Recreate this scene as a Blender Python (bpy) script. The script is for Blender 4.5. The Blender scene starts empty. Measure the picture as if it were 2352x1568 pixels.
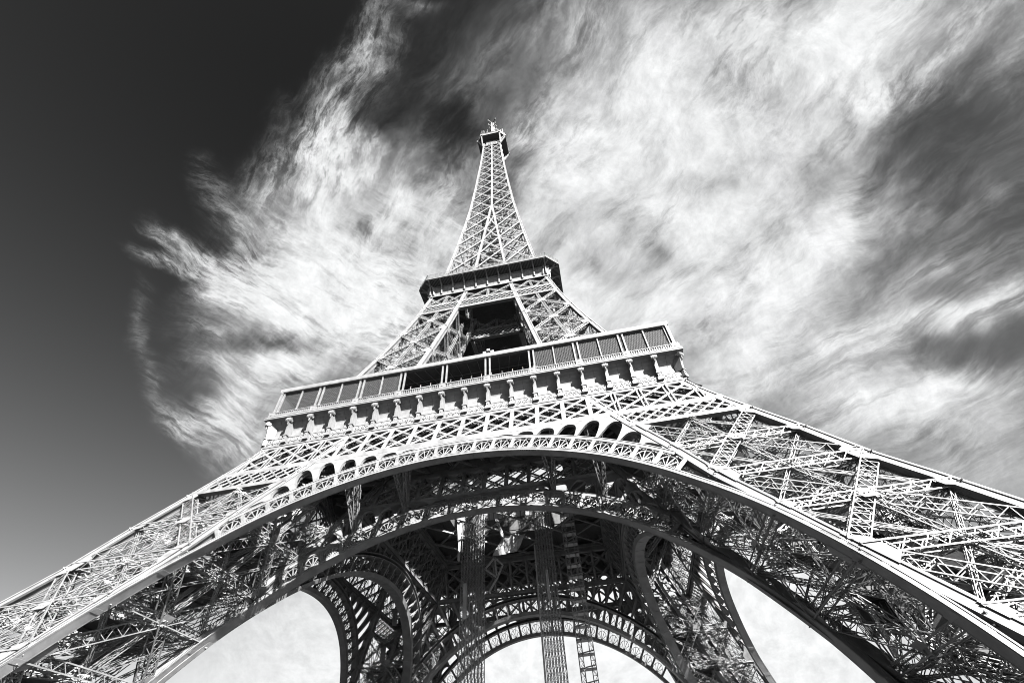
import bpy, math, random
import numpy as np
from mathutils import Vector, Matrix

R = math.radians
random.seed(7)
rng = np.random.default_rng(7)
scene = bpy.context.scene
col = scene.collection

# ------------------------------------------------------------------ camera
CAM = np.array([16.364, -88.317, 6.072])
YAW, PITCH, ROLL = R(-8.4997), R(48.363), R(-3.8325)
_f = np.array([math.sin(YAW) * math.cos(PITCH), math.cos(YAW) * math.cos(PITCH), math.sin(PITCH)])
_r = np.array([math.cos(YAW), -math.sin(YAW), 0.0])
_u = np.cross(_r, _f)
r2 = math.cos(ROLL) * _r + math.sin(ROLL) * _u
u2 = -math.sin(ROLL) * _r + math.cos(ROLL) * _u
cd = bpy.data.cameras.new('camera')
cam = bpy.data.objects.new('camera', cd)
col.objects.link(cam)
cd.sensor_width = 36.0
cd.lens = 36.0 * 1829.69 / 4096.0
cd.clip_start, cd.clip_end = 0.1, 20000.0
cam.matrix_world = Matrix(((r2[0], u2[0], -_f[0], CAM[0]), (r2[1], u2[1], -_f[1], CAM[1]),
                           (r2[2], u2[2], -_f[2], CAM[2]), (0, 0, 0, 1)))
scene.camera = cam

# ------------------------------------------------------------------ exposure
EXPOSURE = 4.2
scene.view_settings.view_transform = 'Standard'
scene.view_settings.look = 'None'
scene.view_settings.gamma = 1.0
scene.view_settings.exposure = EXPOSURE
scene.cycles.max_bounces = 6
scene.cycles.diffuse_bounces = 1
scene.cycles.filter_width = 1.0

# ------------------------------------------------------------------ sun
SUN = Vector((0.83, -1.0, 0.82)).normalized()      # towards the sun: front right, high
SUN_EL = math.asin(SUN.z)
ld = bpy.data.lights.new('sun', 'SUN')
ld.energy = 5.0
ld.angle = R(0.53)
ld.color = (1.0, 0.985, 0.97)
sun = bpy.data.objects.new('sun', ld)
col.objects.link(sun)
sun.location = (60, -60, 400)
sun.rotation_euler = SUN.to_track_quat('Z', 'Y').to_euler()

# ------------------------------------------------------------------ sky
world = bpy.data.worlds.new('World')
scene.world = world
world.cycles.sampling_method = 'NONE'
world.use_nodes = True
NT = world.node_tree
NT.nodes.clear()


def nd(kind, **kw):
    n = NT.nodes.new(kind)
    for k, v in kw.items():
        setattr(n, k, v)
    return n


def lk(a, b):
    NT.links.new(a, b)


def mth(op, a, b=None, c=None, clamp=False):
    n = nd('ShaderNodeMath', operation=op, use_clamp=clamp)
    for i, v in enumerate((a, b, c)):
        if v is None:
            continue
        if isinstance(v, (int, float)):
            n.inputs[i].default_value = v
        else:
            lk(v, n.inputs[i])
    return n.outputs[0]


def vmth(op, a, b=None):
    n = nd('ShaderNodeVectorMath', operation=op)
    for i, v in enumerate((a, b)):
        if v is None:
            continue
        if isinstance(v, (tuple, list)):
            n.inputs[i].default_value = v
        else:
            lk(v, n.inputs[i])
    return n.outputs['Value'] if op in ('DOT_PRODUCT', 'LENGTH') else n.outputs['Vector']


def build_sky():
    tc = nd('ShaderNodeTexCoord')
    D = tc.outputs['Generated']
    sky = nd('ShaderNodeTexSky', sky_type='NISHITA')
    sky.sun_disc = False
    sky.sun_elevation = SUN_EL
    sky.sun_rotation = math.atan2(SUN.x, SUN.y)
    sep = nd('ShaderNodeSeparateColor')
    lk(sky.outputs[0], sep.inputs[0])
    # black and white film behind a red filter: red channel, steep curve
    g = mth('POWER', mth('MULTIPLY', sep.outputs[0], SKY_GAIN), SKY_GAMMA)
    base = mth('MULTIPLY', g, SKY_LEVEL)
    # flat map of the sky around a fixed direction (north, 50 degrees high)
    e = R(50)
    dz = mth('MAXIMUM', vmth('DOT_PRODUCT', D, (0, math.cos(e), math.sin(e))), 0.08)
    px = mth('DIVIDE', vmth('DOT_PRODUCT', D, (1, 0, 0)), dz)
    py = mth('DIVIDE', vmth('DOT_PRODUCT', D, (0, -math.sin(e), math.cos(e))), dz)
    cmb = nd('ShaderNodeCombineXYZ')
    lk(px, cmb.inputs[0]); lk(py, cmb.inputs[1])
    P = cmb.outputs[0]

    def noise(vec, scale, detail=8, rough=0.55, loc=(0, 0, 0), rot=0.0, scl=(1, 1, 1)):
        # turn the map so that x runs along the fibres, then squeeze
        m0 = nd('ShaderNodeMapping', vector_type='POINT')
        m0.inputs['Rotation'].default_value = (0, 0, rot)
        lk(vec, m0.inputs[0])
        m = nd('ShaderNodeMapping', vector_type='POINT')
        m.inputs['Location'].default_value = loc
        m.inputs['Scale'].default_value = scl
        lk(m0.outputs[0], m.inputs[0])
        n = nd('ShaderNodeTexNoise', noise_dimensions='2D')
        n.inputs['Scale'].default_value = scale
        n.inputs['Detail'].default_value = detail
        n.inputs['Roughness'].default_value = rough
        lk(m.outputs[0], n.inputs['Vector'])
        return n

    def warp(vec, scale, amount, loc, detail=4):
        w = noise(vec, scale, detail, 0.5, loc)
        off = vmth('SUBTRACT', w.outputs['Color'], (0.5, 0.5, 0.5))
        sc = nd('ShaderNodeVectorMath', operation='SCALE')
        lk(off, sc.inputs[0]); sc.inputs[3].default_value = amount
        return vmth('ADD', vec, sc.outputs[0])

    PW = warp(warp(P, 2.0, 0.12, (3.1, 1.7, 0), 2), 7.0, 0.05, (7.7, 2.2, 0), 5)
    PM = warp(warp(P, 5.0, 0.07, (8.1, 4.7, 0), 3), 16.0, 0.04, (1.1, 6.2, 0), 6)
    dens = clear = None
    for gname, lst in CLOUDS.items():
        acc = None
        for (bx, by, bl, bw, ang, amp) in lst:
            m = nd('ShaderNodeMapping', vector_type='TEXTURE')
            m.inputs['Location'].default_value = (bx, by, 0)
            m.inputs['Rotation'].default_value = (0, 0, ang)
            m.inputs['Scale'].default_value = (bl * 1.4, bw * 1.4, 1)
            lk(PM, m.inputs[0])
            gr = nd('ShaderNodeTexGradient', gradient_type='QUADRATIC_SPHERE')
            lk(m.outputs[0], gr.inputs[0])
            acc = mth('MULTIPLY', gr.outputs['Fac'], amp * 1.15) if acc is None else mth('MULTIPLY_ADD', gr.outputs['Fac'], amp * 1.15, acc)
        rot, sx, sy, scale, seed, rough, k, kr = FIBRES[gname]
        f1 = noise(PW, scale, 8, rough, (seed, seed * 0.7, 0), rot, (sx, sy, 1)).outputs['Fac']
        f2 = noise(PW, scale * 2.3, 8, 0.68, (seed * 2, seed * 0.3, 0), rot + 0.15, (sx * .8, sy * 1.5, 1)).outputs['Fac']
        # ridges of the finer field make thin bright filaments
        rid = mth('MULTIPLY_ADD', mth('ABSOLUTE', mth('MULTIPLY_ADD', f2, 2.0, -1.0)), -3.0, 1.0, clamp=True)
        f = mth('ADD', mth('MULTIPLY_ADD', f1, k, -0.5 * k), mth('MULTIPLY_ADD', f2, k * 0.35, -0.175 * k))
        f = mth('ADD', f, mth('MULTIPLY_ADD', rid, kr, -0.55 * kr))
        v = mth('MULTIPLY', acc, mth('POWER', 2.718, f))
        if gname == 'clear':
            clear = v
        else:
            dens = v if dens is None else mth('ADD', dens, v)
    dens = mth('MULTIPLY', dens, mth('POWER', 2.718, mth('MULTIPLY', clear, -1.3)))
    cov = mth('SUBTRACT', 1.0, mth('POWER', 2.718, mth('MULTIPLY', dens, -CLOUD_GAIN)))
    cov = mth('POWER', cov, 1.25)
    fine = noise(PW, 22.0, 6, 0.7, (1.3, 9.2, 0)).outputs['Fac']
    cl = mth('MULTIPLY_ADD', fine, 0.3, CLOUD_LEVEL - 0.15)
    K = 0.1 * 2 ** EXPOSURE
    bs = mth('POWER', mth('MULTIPLY', base, K), 1 / 2.2)
    sepd = nd('ShaderNodeSeparateXYZ')
    lk(D, sepd.inputs[0])
    air = mth('POWER', mth('SUBTRACT', 1.0, sepd.outputs[2], clamp=True), 1.2)      # thin haze, thicker low down
    bs = mth('MAXIMUM', mth('ADD', mth('MULTIPLY_ADD', bs, 1.15, -0.035), mth('MULTIPLY', air, 0.17)), 0.02)
    mix = nd('ShaderNodeMix', data_type='FLOAT')
    lk(cov, mix.inputs[0]); lk(bs, mix.inputs[2]); lk(cl, mix.inputs[3])
    res = mth('DIVIDE', mth('POWER', mix.outputs[0], 2.2), K)
    tint = nd('ShaderNodeVectorMath', operation='SCALE')
    tint.inputs[0].default_value = (0.985, 0.995, 1.0)
    lk(res, tint.inputs[3])
    bg = nd('ShaderNodeBackground')
    bg.inputs[1].default_value = 0.1
    lk(tint.outputs[0], bg.inputs[0])
    out = nd('ShaderNodeOutputWorld')
    lk(bg.outputs[0], out.inputs[0])


def sky_pt(X, Y):
    """bearing of a cloud -> sky map"""
    d = _f + r2 * (X - 1176) / 1050.7 - u2 * (Y - 784) / 1050.7
    e = R(50)
    c = d @ np.array([0, math.cos(e), math.sin(e)])
    return (d[0] / c, (d @ np.array([0, -math.sin(e), math.cos(e)])) / c)


def S(x0, y0, x1, y1, w, amp):
    a, b = np.array(sky_pt(x0, y0)), np.array(sky_pt(x1, y1))
    m = (a + b) / 2
    return (m[0], m[1], np.linalg.norm(b - a) / 2 + w / 1050.0, w / 1050.0, math.atan2(b[1] - a[1], b[0] - a[0]), amp)


SKY_GAIN, SKY_GAMMA, SKY_LEVEL, CLOUD_LEVEL, CLOUD_GAIN = 0.30, 1.9, 0.235, 0.98, 1.5
CLOUDS = {
 # thin places in the veil
 'clear': [S(2260, 150, 2120, 480, 190, 1.3), S(2060, 300, 1990, 460, 60, .5), S(1030, 170, 1080, 370, 130, .9), S(480, 765, 760, 800, 48, .9), S(2060, 845, 2352, 800, 50, .8), S(2060, 520, 2352, 440, 45, .5),
           S(1470, 560, 1560, 600, 70, .4), S(1330, 600, 1400, 640, 80, .35), S(1660, 180, 1760, 230, 70, .35), S(1900, 240, 1960, 290, 40, .5), S(470, 520, 500, 560, 50, .7), S(1990, 1000, 2352, 1040, 70, .5),
           S(1560, 430, 1700, 420, 40, .4), S(1140, 420, 1150, 520, 60, .4), S(830, 520, 870, 560, 30, .6), S(640, 600, 560, 580, 30, .4)],
 # broad soft veils
 'haze': [S(1150, 740, 850, 720, 330, 1.3), S(760, 560, 640, 800, 260, .35), S(600, 950, 520, 850, 170, .3), S(1330, 280, 1750, 260, 400, 1.15), S(1350, 680, 1700, 640, 420, 1.0),
          S(1850, 60, 2150, 30, 230, .5), S(1900, 900, 2350, 1000, 260, .45), S(740, 350, 720, 460, 150, .14), S(1020, 480, 1200, 500, 180, .25),
          S(2200, 200, 2350, 120, 200, .2)],
 # tall plume, left of the spire
 'plume': [S(885, 10, 800, 250, 70, .30), S(770, 200, 745, 310, 80, .5), S(765, 335, 800, 365, 80, 1.3), S(725, 390, 740, 470, 90, .8),
           S(690, 290, 650, 400, 90, .25), S(640, 400, 580, 490, 90, .22), S(905, 100, 860, 260, 50, .2), S(800,270,840,330,40,.4)],
 # fan of strands in the middle left
 'fan': [S(930, 660, 780, 660, 210, 1.2), S(860, 740, 700, 690, 150, .7), S(760, 620, 600, 540, 130, .5), S(680, 690, 500, 620, 100, .7),
         S(520, 615, 350, 520, 34, .75), S(460, 625, 305, 565, 26, .5), S(560, 510, 480, 420, 60, .2),
         S(720, 560, 640, 500, 80, .35), S(560, 670, 420, 690, 45, .35), S(980, 800, 850, 780, 120, .6)],
 # curl between plume and spire
 'curl': [S(915, 390, 905, 500, 38, .7), S(900, 490, 820, 590, 40, .9), S(1050, 520, 980, 640, 140, .4), S(980, 340, 890, 365, 50, .25), S(1090, 380, 1000, 440, 80, .2)],
 # lower left strands and the long arc
 'arc': [S(780, 825, 430, 840, 55, .55), S(680, 890, 560, 880, 80, .3), S(580, 900, 480, 950, 60, .7), S(570, 1000, 530, 1040, 90, .4),
         S(330, 800, 365, 920, 36, .16), S(365, 920, 480, 1060, 45, .28), S(620, 770, 430, 740, 70, .2), S(500, 980, 420, 990, 50, .25),
         S(325, 640, 320, 800, 40, .12)],
 # wide veil at the right
 'veil': [S(1300, 0, 1330, 200, 100, .5), S(1420, 40, 1500, 240, 160, .4), S(1290, 300, 1400, 290, 130, 1.1), S(1600, 120, 1800, 60, 200, .5), S(1850, 110, 2180, 20, 140, .8),
          S(1560, 260, 1800, 180, 180, .4), S(1700, 340, 1950, 300, 90, .6), S(1250, 400, 1550, 400, 110, .4), S(1330, 540, 1560, 500, 90, .3),
          S(1540, 490, 1660, 520, 70, 1.2), S(1700, 620, 1850, 600, 150, .5), S(1450, 720, 1600, 700, 150, .6),
          S(2270, 10, 2080, 210, 55, .8), S(1950, 225, 2060, 190, 60, 1.0), S(1640, 870, 1760, 870, 130, .7),
          S(1200, 420, 1210, 600, 100, .3), S(1240, 690, 1330, 720, 110, .5), S(1000, 170, 1240, 60, 35, .2), S(940, 20, 1000, 12, 30, .3),
          S(1210, 100, 1250, 200, 50, .2), S(1190, 320, 1240, 300, 70, .35)],
 # long streaks at the far right
 'far': [S(1920, 545, 1640, 890, 75, 1.8), S(2010, 370, 1900, 570, 60, .9), S(1950, 570, 2300, 440, 60, .45), S(1900, 690, 2420, 540, 60, .5),
         S(1850, 790, 2420, 650, 55, .9), S(2150, 745, 2440, 680, 45, .4), S(1800, 820, 2000, 780, 110, .8), S(1850, 930, 2100, 890, 90, .8),
         S(2050, 930, 2420, 840, 65, .6), S(2100, 1000, 2440, 950, 90, .35), S(2150, 350, 2420, 230, 110, .2), S(2240, 130, 2420, 40, 100, .25),
         S(2050, 480, 2420, 340, 60, .2), S(1950, 1020, 2400, 1080, 90, .3)],
 # bright haze low behind the arches
 'low': [S(1000, 1500, 1500, 1560, 520, 2.0), S(1700, 1400, 1950, 1600, 380, 1.8), S(560, 1540, 760, 1540, 330, .6),
         S(1100, 1110, 1400, 1110, 300, 1.6), S(2300, 1230, 2350, 1280, 260, .4), S(1050, 1300, 1450, 1350, 400, 1.6)],
}
# direction, stretch along / across, scale, seed, roughness, contrast
FIBRES = {'clear': (R(-40), .8, 1.6, 5.0, 4.4, .66, 4.0, .3), 'haze': (R(-40), .8, 1.4, 3.0, 4.4, .6, 4.0, .3), 'plume': (R(-62), 1.0, 1.6, 4.5, 2.0, .68, 6.0, 1.2), 'fan': (R(34), .8, 1.9, 4.5, 3.3, .68, 6.0, 1.3),
      'curl': (R(-60), .8, 1.8, 4.5, 1.3, .68, 5.5, 1.2),
      'arc': (R(28), .7, 2.0, 4.5, 6.1, .68, 6.0, 1.3), 'veil': (R(-50), .9, 1.5, 3.6, 5.0, .68, 5.5, .9), 'far': (R(-27), .42, 2.2, 4.0, 9.0, .66, 5.0, .8),
      'low': (R(-8), .4, 2.4, 2.0, 12.0, .5, 1.6, .0)}
build_sky()


# ------------------------------------------------------------------ materials
def make_mat(name, c, rough=0.55, var=0.18, scale=1.3, metallic=0.0, bump=0.0):
    m = bpy.data.materials.new(name)
    m.use_nodes = True
    nt = m.node_tree
    b = nt.nodes['Principled BSDF']
    tc = nt.nodes.new('ShaderNodeTexCoord')
    n = nt.nodes.new('ShaderNodeTexNoise')
    n.inputs['Scale'].default_value = scale
    n.inputs['Detail'].default_value = 6
    n.inputs['Roughness'].default_value = 0.65
    nt.links.new(tc.outputs['Object'], n.inputs['Vector'])
    ramp = nt.nodes.new('ShaderNodeValToRGB')
    ramp.color_ramp.elements[0].position = 0.36
    ramp.color_ramp.elements[1].position = 0.64
    lo, hi = c * (1 - var), c * (1 + var)
    ramp.color_ramp.elements[0].color = (lo * 0.99, lo, lo * 1.015, 1)
    ramp.color_ramp.elements[1].color = (hi * 0.99, hi, hi * 1.015, 1)
    nt.links.new(n.outputs['Fac'], ramp.inputs['Fac'])
    nt.links.new(ramp.outputs['Color'], b.inputs['Base Color'])
    b.inputs['Roughness'].default_value = rough
    b.inputs['Metallic'].default_value = metallic
    b.inputs['Specular IOR Level'].default_value = 0.2
    if bump:
        bp = nt.nodes.new('ShaderNodeBump')
        bp.inputs['Strength'].default_value = bump
        bp.inputs['Distance'].default_value = 0.05
        n2 = nt.nodes.new('ShaderNodeTexNoise')
        n2.inputs['Scale'].default_value = scale * 14
        nt.links.new(tc.outputs['Object'], n2.inputs['Vector'])
        nt.links.new(n2.outputs['Fac'], bp.inputs['Height'])
        nt.links.new(bp.outputs['Normal'], b.inputs['Normal'])
    return m


IRON = make_mat('iron_paint', 0.041, 0.5, 0.26, 0.8)
PLATE = make_mat('iron_plate_paint', 0.041, 0.55, 0.26, 0.6, bump=0.15)
STONEY = make_mat('gallery_paint', 0.037, 0.6, 0.22, 0.9, bump=0.1)
LETTER = make_mat('letter_paint', 0.065, 0.5, 0.08, 3.0)
DARK = make_mat('dark_and_shade', 0.014, 0.8, 0.3, 1.5)  # dark parts, and shade put into the colour of ceilings and undersides
NET = make_mat('net_wire', 0.028, 0.6, 0.1, 2.0)
WHITE = make_mat('white_panel', 0.08, 0.5, 0.08, 1.0)
CLOTH = make_mat('tarpaulin_cloth', 0.10, 0.8, 0.3, 0.7, bump=0.4)
GROUND = make_mat('gravel', 0.055, 0.95, 0.3, 0.4, bump=0.4)
STEEL = make_mat('galvanised_steel', 0.065, 0.45, 0.2, 2.0, metallic=0.2)
BLACK = make_mat('black_paint', 0.012, 0.6, 0.2, 2.0)


# ------------------------------------------------------------------ mesh helpers
def V(*a):
    return np.array(a, float)


def unit(a):
    return a / max(np.linalg.norm(a), 1e-9)


_BOXF = np.array([(0, 1, 2, 3), (7, 6, 5, 4), (0, 4, 5, 1), (1, 5, 6, 2), (2, 6, 7, 3), (3, 7, 4, 0)])


class MB:
    def __init__(self):
        self.P, self.Q, self.w, self.h, self.n = [], [], [], [], []
        self.v, self.f, self.nv = [], [], 0

    def bar(self, p, q, w, h, n=(0, -1, 0)):
        self.P.append(p); self.Q.append(q); self.w.append(w); self.h.append(h); self.n.append(n)

    def raw(self, verts, faces):
        verts = np.asarray(verts, float)
        for f in faces:
            self.f.append(tuple(i + self.nv for i in f))
        self.v.append(verts); self.nv += len(verts)

    def box(self, c, s):
        c, s = np.asarray(c, float), np.asarray(s, float) / 2
        self.bar(c - V(0, 0, s[2]), c + V(0, 0, s[2]), s[0] * 2, s[1] * 2, (0, -1, 0))

    def poly(self, pts, off):
        """closed prism: outline pts moved by off"""
        a = [np.asarray(p, float) for p in pts]
        b = [p + np.asarray(off, float) for p in a]
        n = len(a)
        F = [tuple(range(n)), tuple(range(2 * n - 1, n - 1, -1))]
        F += [(i, (i + 1) % n, n + (i + 1) % n, n + i) for i in range(n)]
        self.raw(a + b, F)

    def sweep(self, rings, closed=True, caps=True):
        k = len(rings[0])
        vs = np.concatenate([np.asarray(r, float) for r in rings])
        F = []
        for i in range(len(rings) - 1):
            for j in range(k if closed else k - 1):
                j2 = (j + 1) % k
                F.append((i * k + j, i * k + j2, (i + 1) * k + j2, (i + 1) * k + j))
        if caps and closed:
            F.append(tuple(range(k - 1, -1, -1)))
            F.append(tuple((len(rings) - 1) * k + j for j in range(k)))
        self.raw(vs, F)

    def cyl(self, p, q, r, k=10, r2=None):
        p, q = np.asarray(p, float), np.asarray(q, float)
        a = unit(q - p)
        s = unit(np.cross(a, V(0, 0, 1) if abs(a[2]) < 0.9 else V(1, 0, 0)))
        t = np.cross(a, s)
        r2 = r if r2 is None else r2
        th = np.linspace(0, 2 * math.pi, k, endpoint=False)
        ring = lambda c, rr: [c + rr * (math.cos(x) * s + math.sin(x) * t) for x in th]
        self.sweep([ring(p, r), ring(q, r2)])

    def path(self, pts, w, h, n=(0, -1, 0)):
        for a, b in zip(pts[:-1], pts[1:]):
            self.bar(a, b, w, h, n)

    def girder(self, p, q, w, t, n, cell=1.0, ch=0.12, lace=0.07, cross=False, faces='fbs'):
        """open box girder: four chords and lacing; front face lies on the p-q line"""
        p, q, n = np.asarray(p, float), np.asarray(q, float), np.asarray(n, float)
        L = np.linalg.norm(q - p)
        a = (q - p) / L
        s = unit(np.cross(a, n)); nn = unit(np.cross(s, a))
        if nn @ n < 0:
            nn = -nn
        c = {}
        for i in (-1, 1):
            for j in (0, 1):
                o = s * i * (w - ch) / 2 - nn * (j * (t - ch) + ch / 2)
                c[i, j] = o
                self.bar(p + o, q + o, ch, ch, nn)
        m = max(2, int(round(L / cell)))
        tt = np.linspace(0, 1, m + 1)
        pt = [p + (q - p) * x for x in tt]
        for k in range(m):
            sg = 1 if k % 2 else -1
            for j, tag in ((0, 'f'), (1, 'b')):
                if tag in faces:
                    self.bar(pt[k] + c[sg, j], pt[k + 1] + c[-sg, j], lace * 1.3, 0.03, nn)
                    if cross and j == 0:
                        self.bar(pt[k] + c[-sg, j] - nn * 0.035, pt[k + 1] + c[sg, j] - nn * 0.035, lace * 1.3, 0.03, nn)
            if 's' in faces:
                for i in (-1, 1):
                    j0 = k % 2
                    self.bar(pt[k] + c[i, j0], pt[k + 1] + c[i, 1 - j0], lace * 1.3, 0.03, s)

    def deep(self, p, q, w, depth, n, cell=0.8, fl=0.06):
        """flat front plate and back plate joined by zigzag lacing"""
        p, q, n = np.asarray(p, float), np.asarray(q, float), unit(np.asarray(n, float))
        L = np.linalg.norm(q - p)
        if L < 0.2:
            return
        self.bar(p, q, w, fl, n)
        b = -n * depth
        self.bar(p + b, q + b, w * 0.55, fl, n)
        m = max(1, int(round(L / cell)))
        tt = np.linspace(0, 1, m + 1)
        s = unit(np.cross(q - p, n))
        for sd in (-1, 1):
            o = s * sd * w * 0.34
            for k in range(m):
                x, y = p + (q - p) * tt[k], p + (q - p) * tt[k + 1]
                self.bar(x + o + (b if k % 2 else 0), y + o + (0 if k % 2 else b), 0.07, 0.03, s)

    def build(self, name, mat, parent=None, smooth=False):
        vs, fs = list(self.v), list(self.f)
        nv = self.nv
        faces = fs
        if self.P:
            P, Q = np.array(self.P, float), np.array(self.Q, float)
            w, h, n = np.array(self.w)[:, None], np.array(self.h)[:, None], np.array(self.n, float)
            a = Q - P
            a /= np.maximum(np.linalg.norm(a, axis=1, keepdims=True), 1e-9)
            s = np.cross(a, n)
            ln = np.linalg.norm(s, axis=1, keepdims=True)
            alt = np.cross(a, np.where(np.abs(a[:, :1]) < 0.8, [[1., 0, 0]], [[0, 1., 0]]))
            s = np.where(ln > 1e-4, s, alt)
            s /= np.linalg.norm(s, axis=1, keepdims=True)
            m = np.cross(s, a)
            S, M = s * w / 2, m * h / 2
            B = np.stack([P - S - M, P + S - M, P + S + M, P - S + M, Q - S - M, Q + S - M, Q + S + M, Q - S + M], 1).reshape(-1, 3)
            bf = (_BOXF[None] + (np.arange(len(P)) * 8)[:, None, None] + nv).reshape(-1, 4)
            vs.append(B)
            faces = fs + bf.tolist()
        me = bpy.data.meshes.new(name)
        me.from_pydata(np.concatenate(vs), [], faces)
        me.materials.append(mat)
        if smooth:
            me.polygons.foreach_set('use_smooth', [True] * len(me.polygons))
        me.update()
        o = bpy.data.objects.new(name, me)
        col.objects.link(o)
        if parent:
            o.parent = parent
        return o


def empty(name, loc=(0, 0, 0), parent=None):
    o = bpy.data.objects.new(name, None)
    o.location = loc
    o.empty_display_size = 1
    col.objects.link(o)
    if parent:
        o.parent = parent
    return o


def tag(o, label=None, cat=None, group=None, kind=None):
    for k, v in (('label', label), ('category', cat), ('group', group), ('kind', kind)):
        if v:
            o[k] = v
    return o


def turned(o, k, parent):
    """copy of a part with its sub-parts, turned k quarter turns about the tower's axis"""
    c = o.copy()
    col.objects.link(c)
    c.parent = parent
    c.rotation_euler = (0, 0, k * math.pi / 2)
    for ch in list(o.children):
        d = ch.copy()
        col.objects.link(d)
        d.parent = c
    return c


# ------------------------------------------------------------------ the tower's outline
ZW = np.array([(0, 61.4), (22.5, 49.0), (26.5, 46.85), (30.45, 44.65), (36.4, 41.8), (41.5, 39.2), (45.4, 37.25), (50, 35.05),
               (52.2, 34.17), (57.6, 31.9), (74.65, 26.25), (84.4, 23.4), (94.7, 20.65), (101.2, 19.1), (111, 17.05), (116, 16.15),
               (128.3, 14.12), (148.1, 12.05), (164, 10.55), (180, 9.2), (193, 8.4), (205, 7.65), (213, 7.25), (237, 5.95),
               (243.2, 5.7), (264, 4.9), (276, 4.5)])
GZ = 4.4          # ground height in tower coordinates


def Wz(z):
    return float(np.interp(z, ZW[:, 0], ZW[:, 1]))


def Xin(z):
    """inner edge of a pier"""
    if z <= 57:
        return Wz(z) - 15.5
    if z <= 116:
        return 6.0 + (110.8 - z) * 0.171
    return max(0.0, 5.35 - (z - 116) * 0.086)


FRONT, BACK, SIDE, INNER = range(4)
FN = {FRONT: V(0, -1, 0), BACK: V(0, 1, 0), SIDE: V(1, 0, 0), INNER: V(-1, 0, 0)}


def PF(face, s, z):
    """point on a face of the right front pier; s = 0 at the inner edge, 1 at the outer edge"""
    w, x = Wz(z), Xin(z)
    t = x + s * (w - x)
    if face == FRONT:
        return V(t, -w, z)
    if face == BACK:
        return V(t, -x, z)
    if face == SIDE:
        return V(w, -t, z)
    return V(x, -t, z)


tower = tag(empty('iron_tower', (0, 0, 0)), 'huge riveted iron lattice tower on four arched legs, seen from its foot', 'tower')

PROF = [(-.5, -.5), (-.27, -.5), (-.27, -.4), (.27, -.4), (.27, -.5), (.5, -.5), (.5, -.27), (.4, -.27), (.4, .27), (.5, .27), (.5, .5),
        (.27, .5), (.27, .4), (-.27, .4), (-.27, .5), (-.5, .5), (-.5, .27), (-.4, .27), (-.4, -.27), (-.5, -.27)]


def rafter(mb, cx, cy, zs, size):
    """cx, cy: functions of z giving the outer corner; sx, sy signs inward"""
    rings = []
    for z in zs:
        sz = size(z) if callable(size) else size
        x, y = cx(z), cy(z)
        rings.append([V(x + a * sz, y + b * sz, z) for a, b in PROF])
    mb.sweep(rings)


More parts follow.
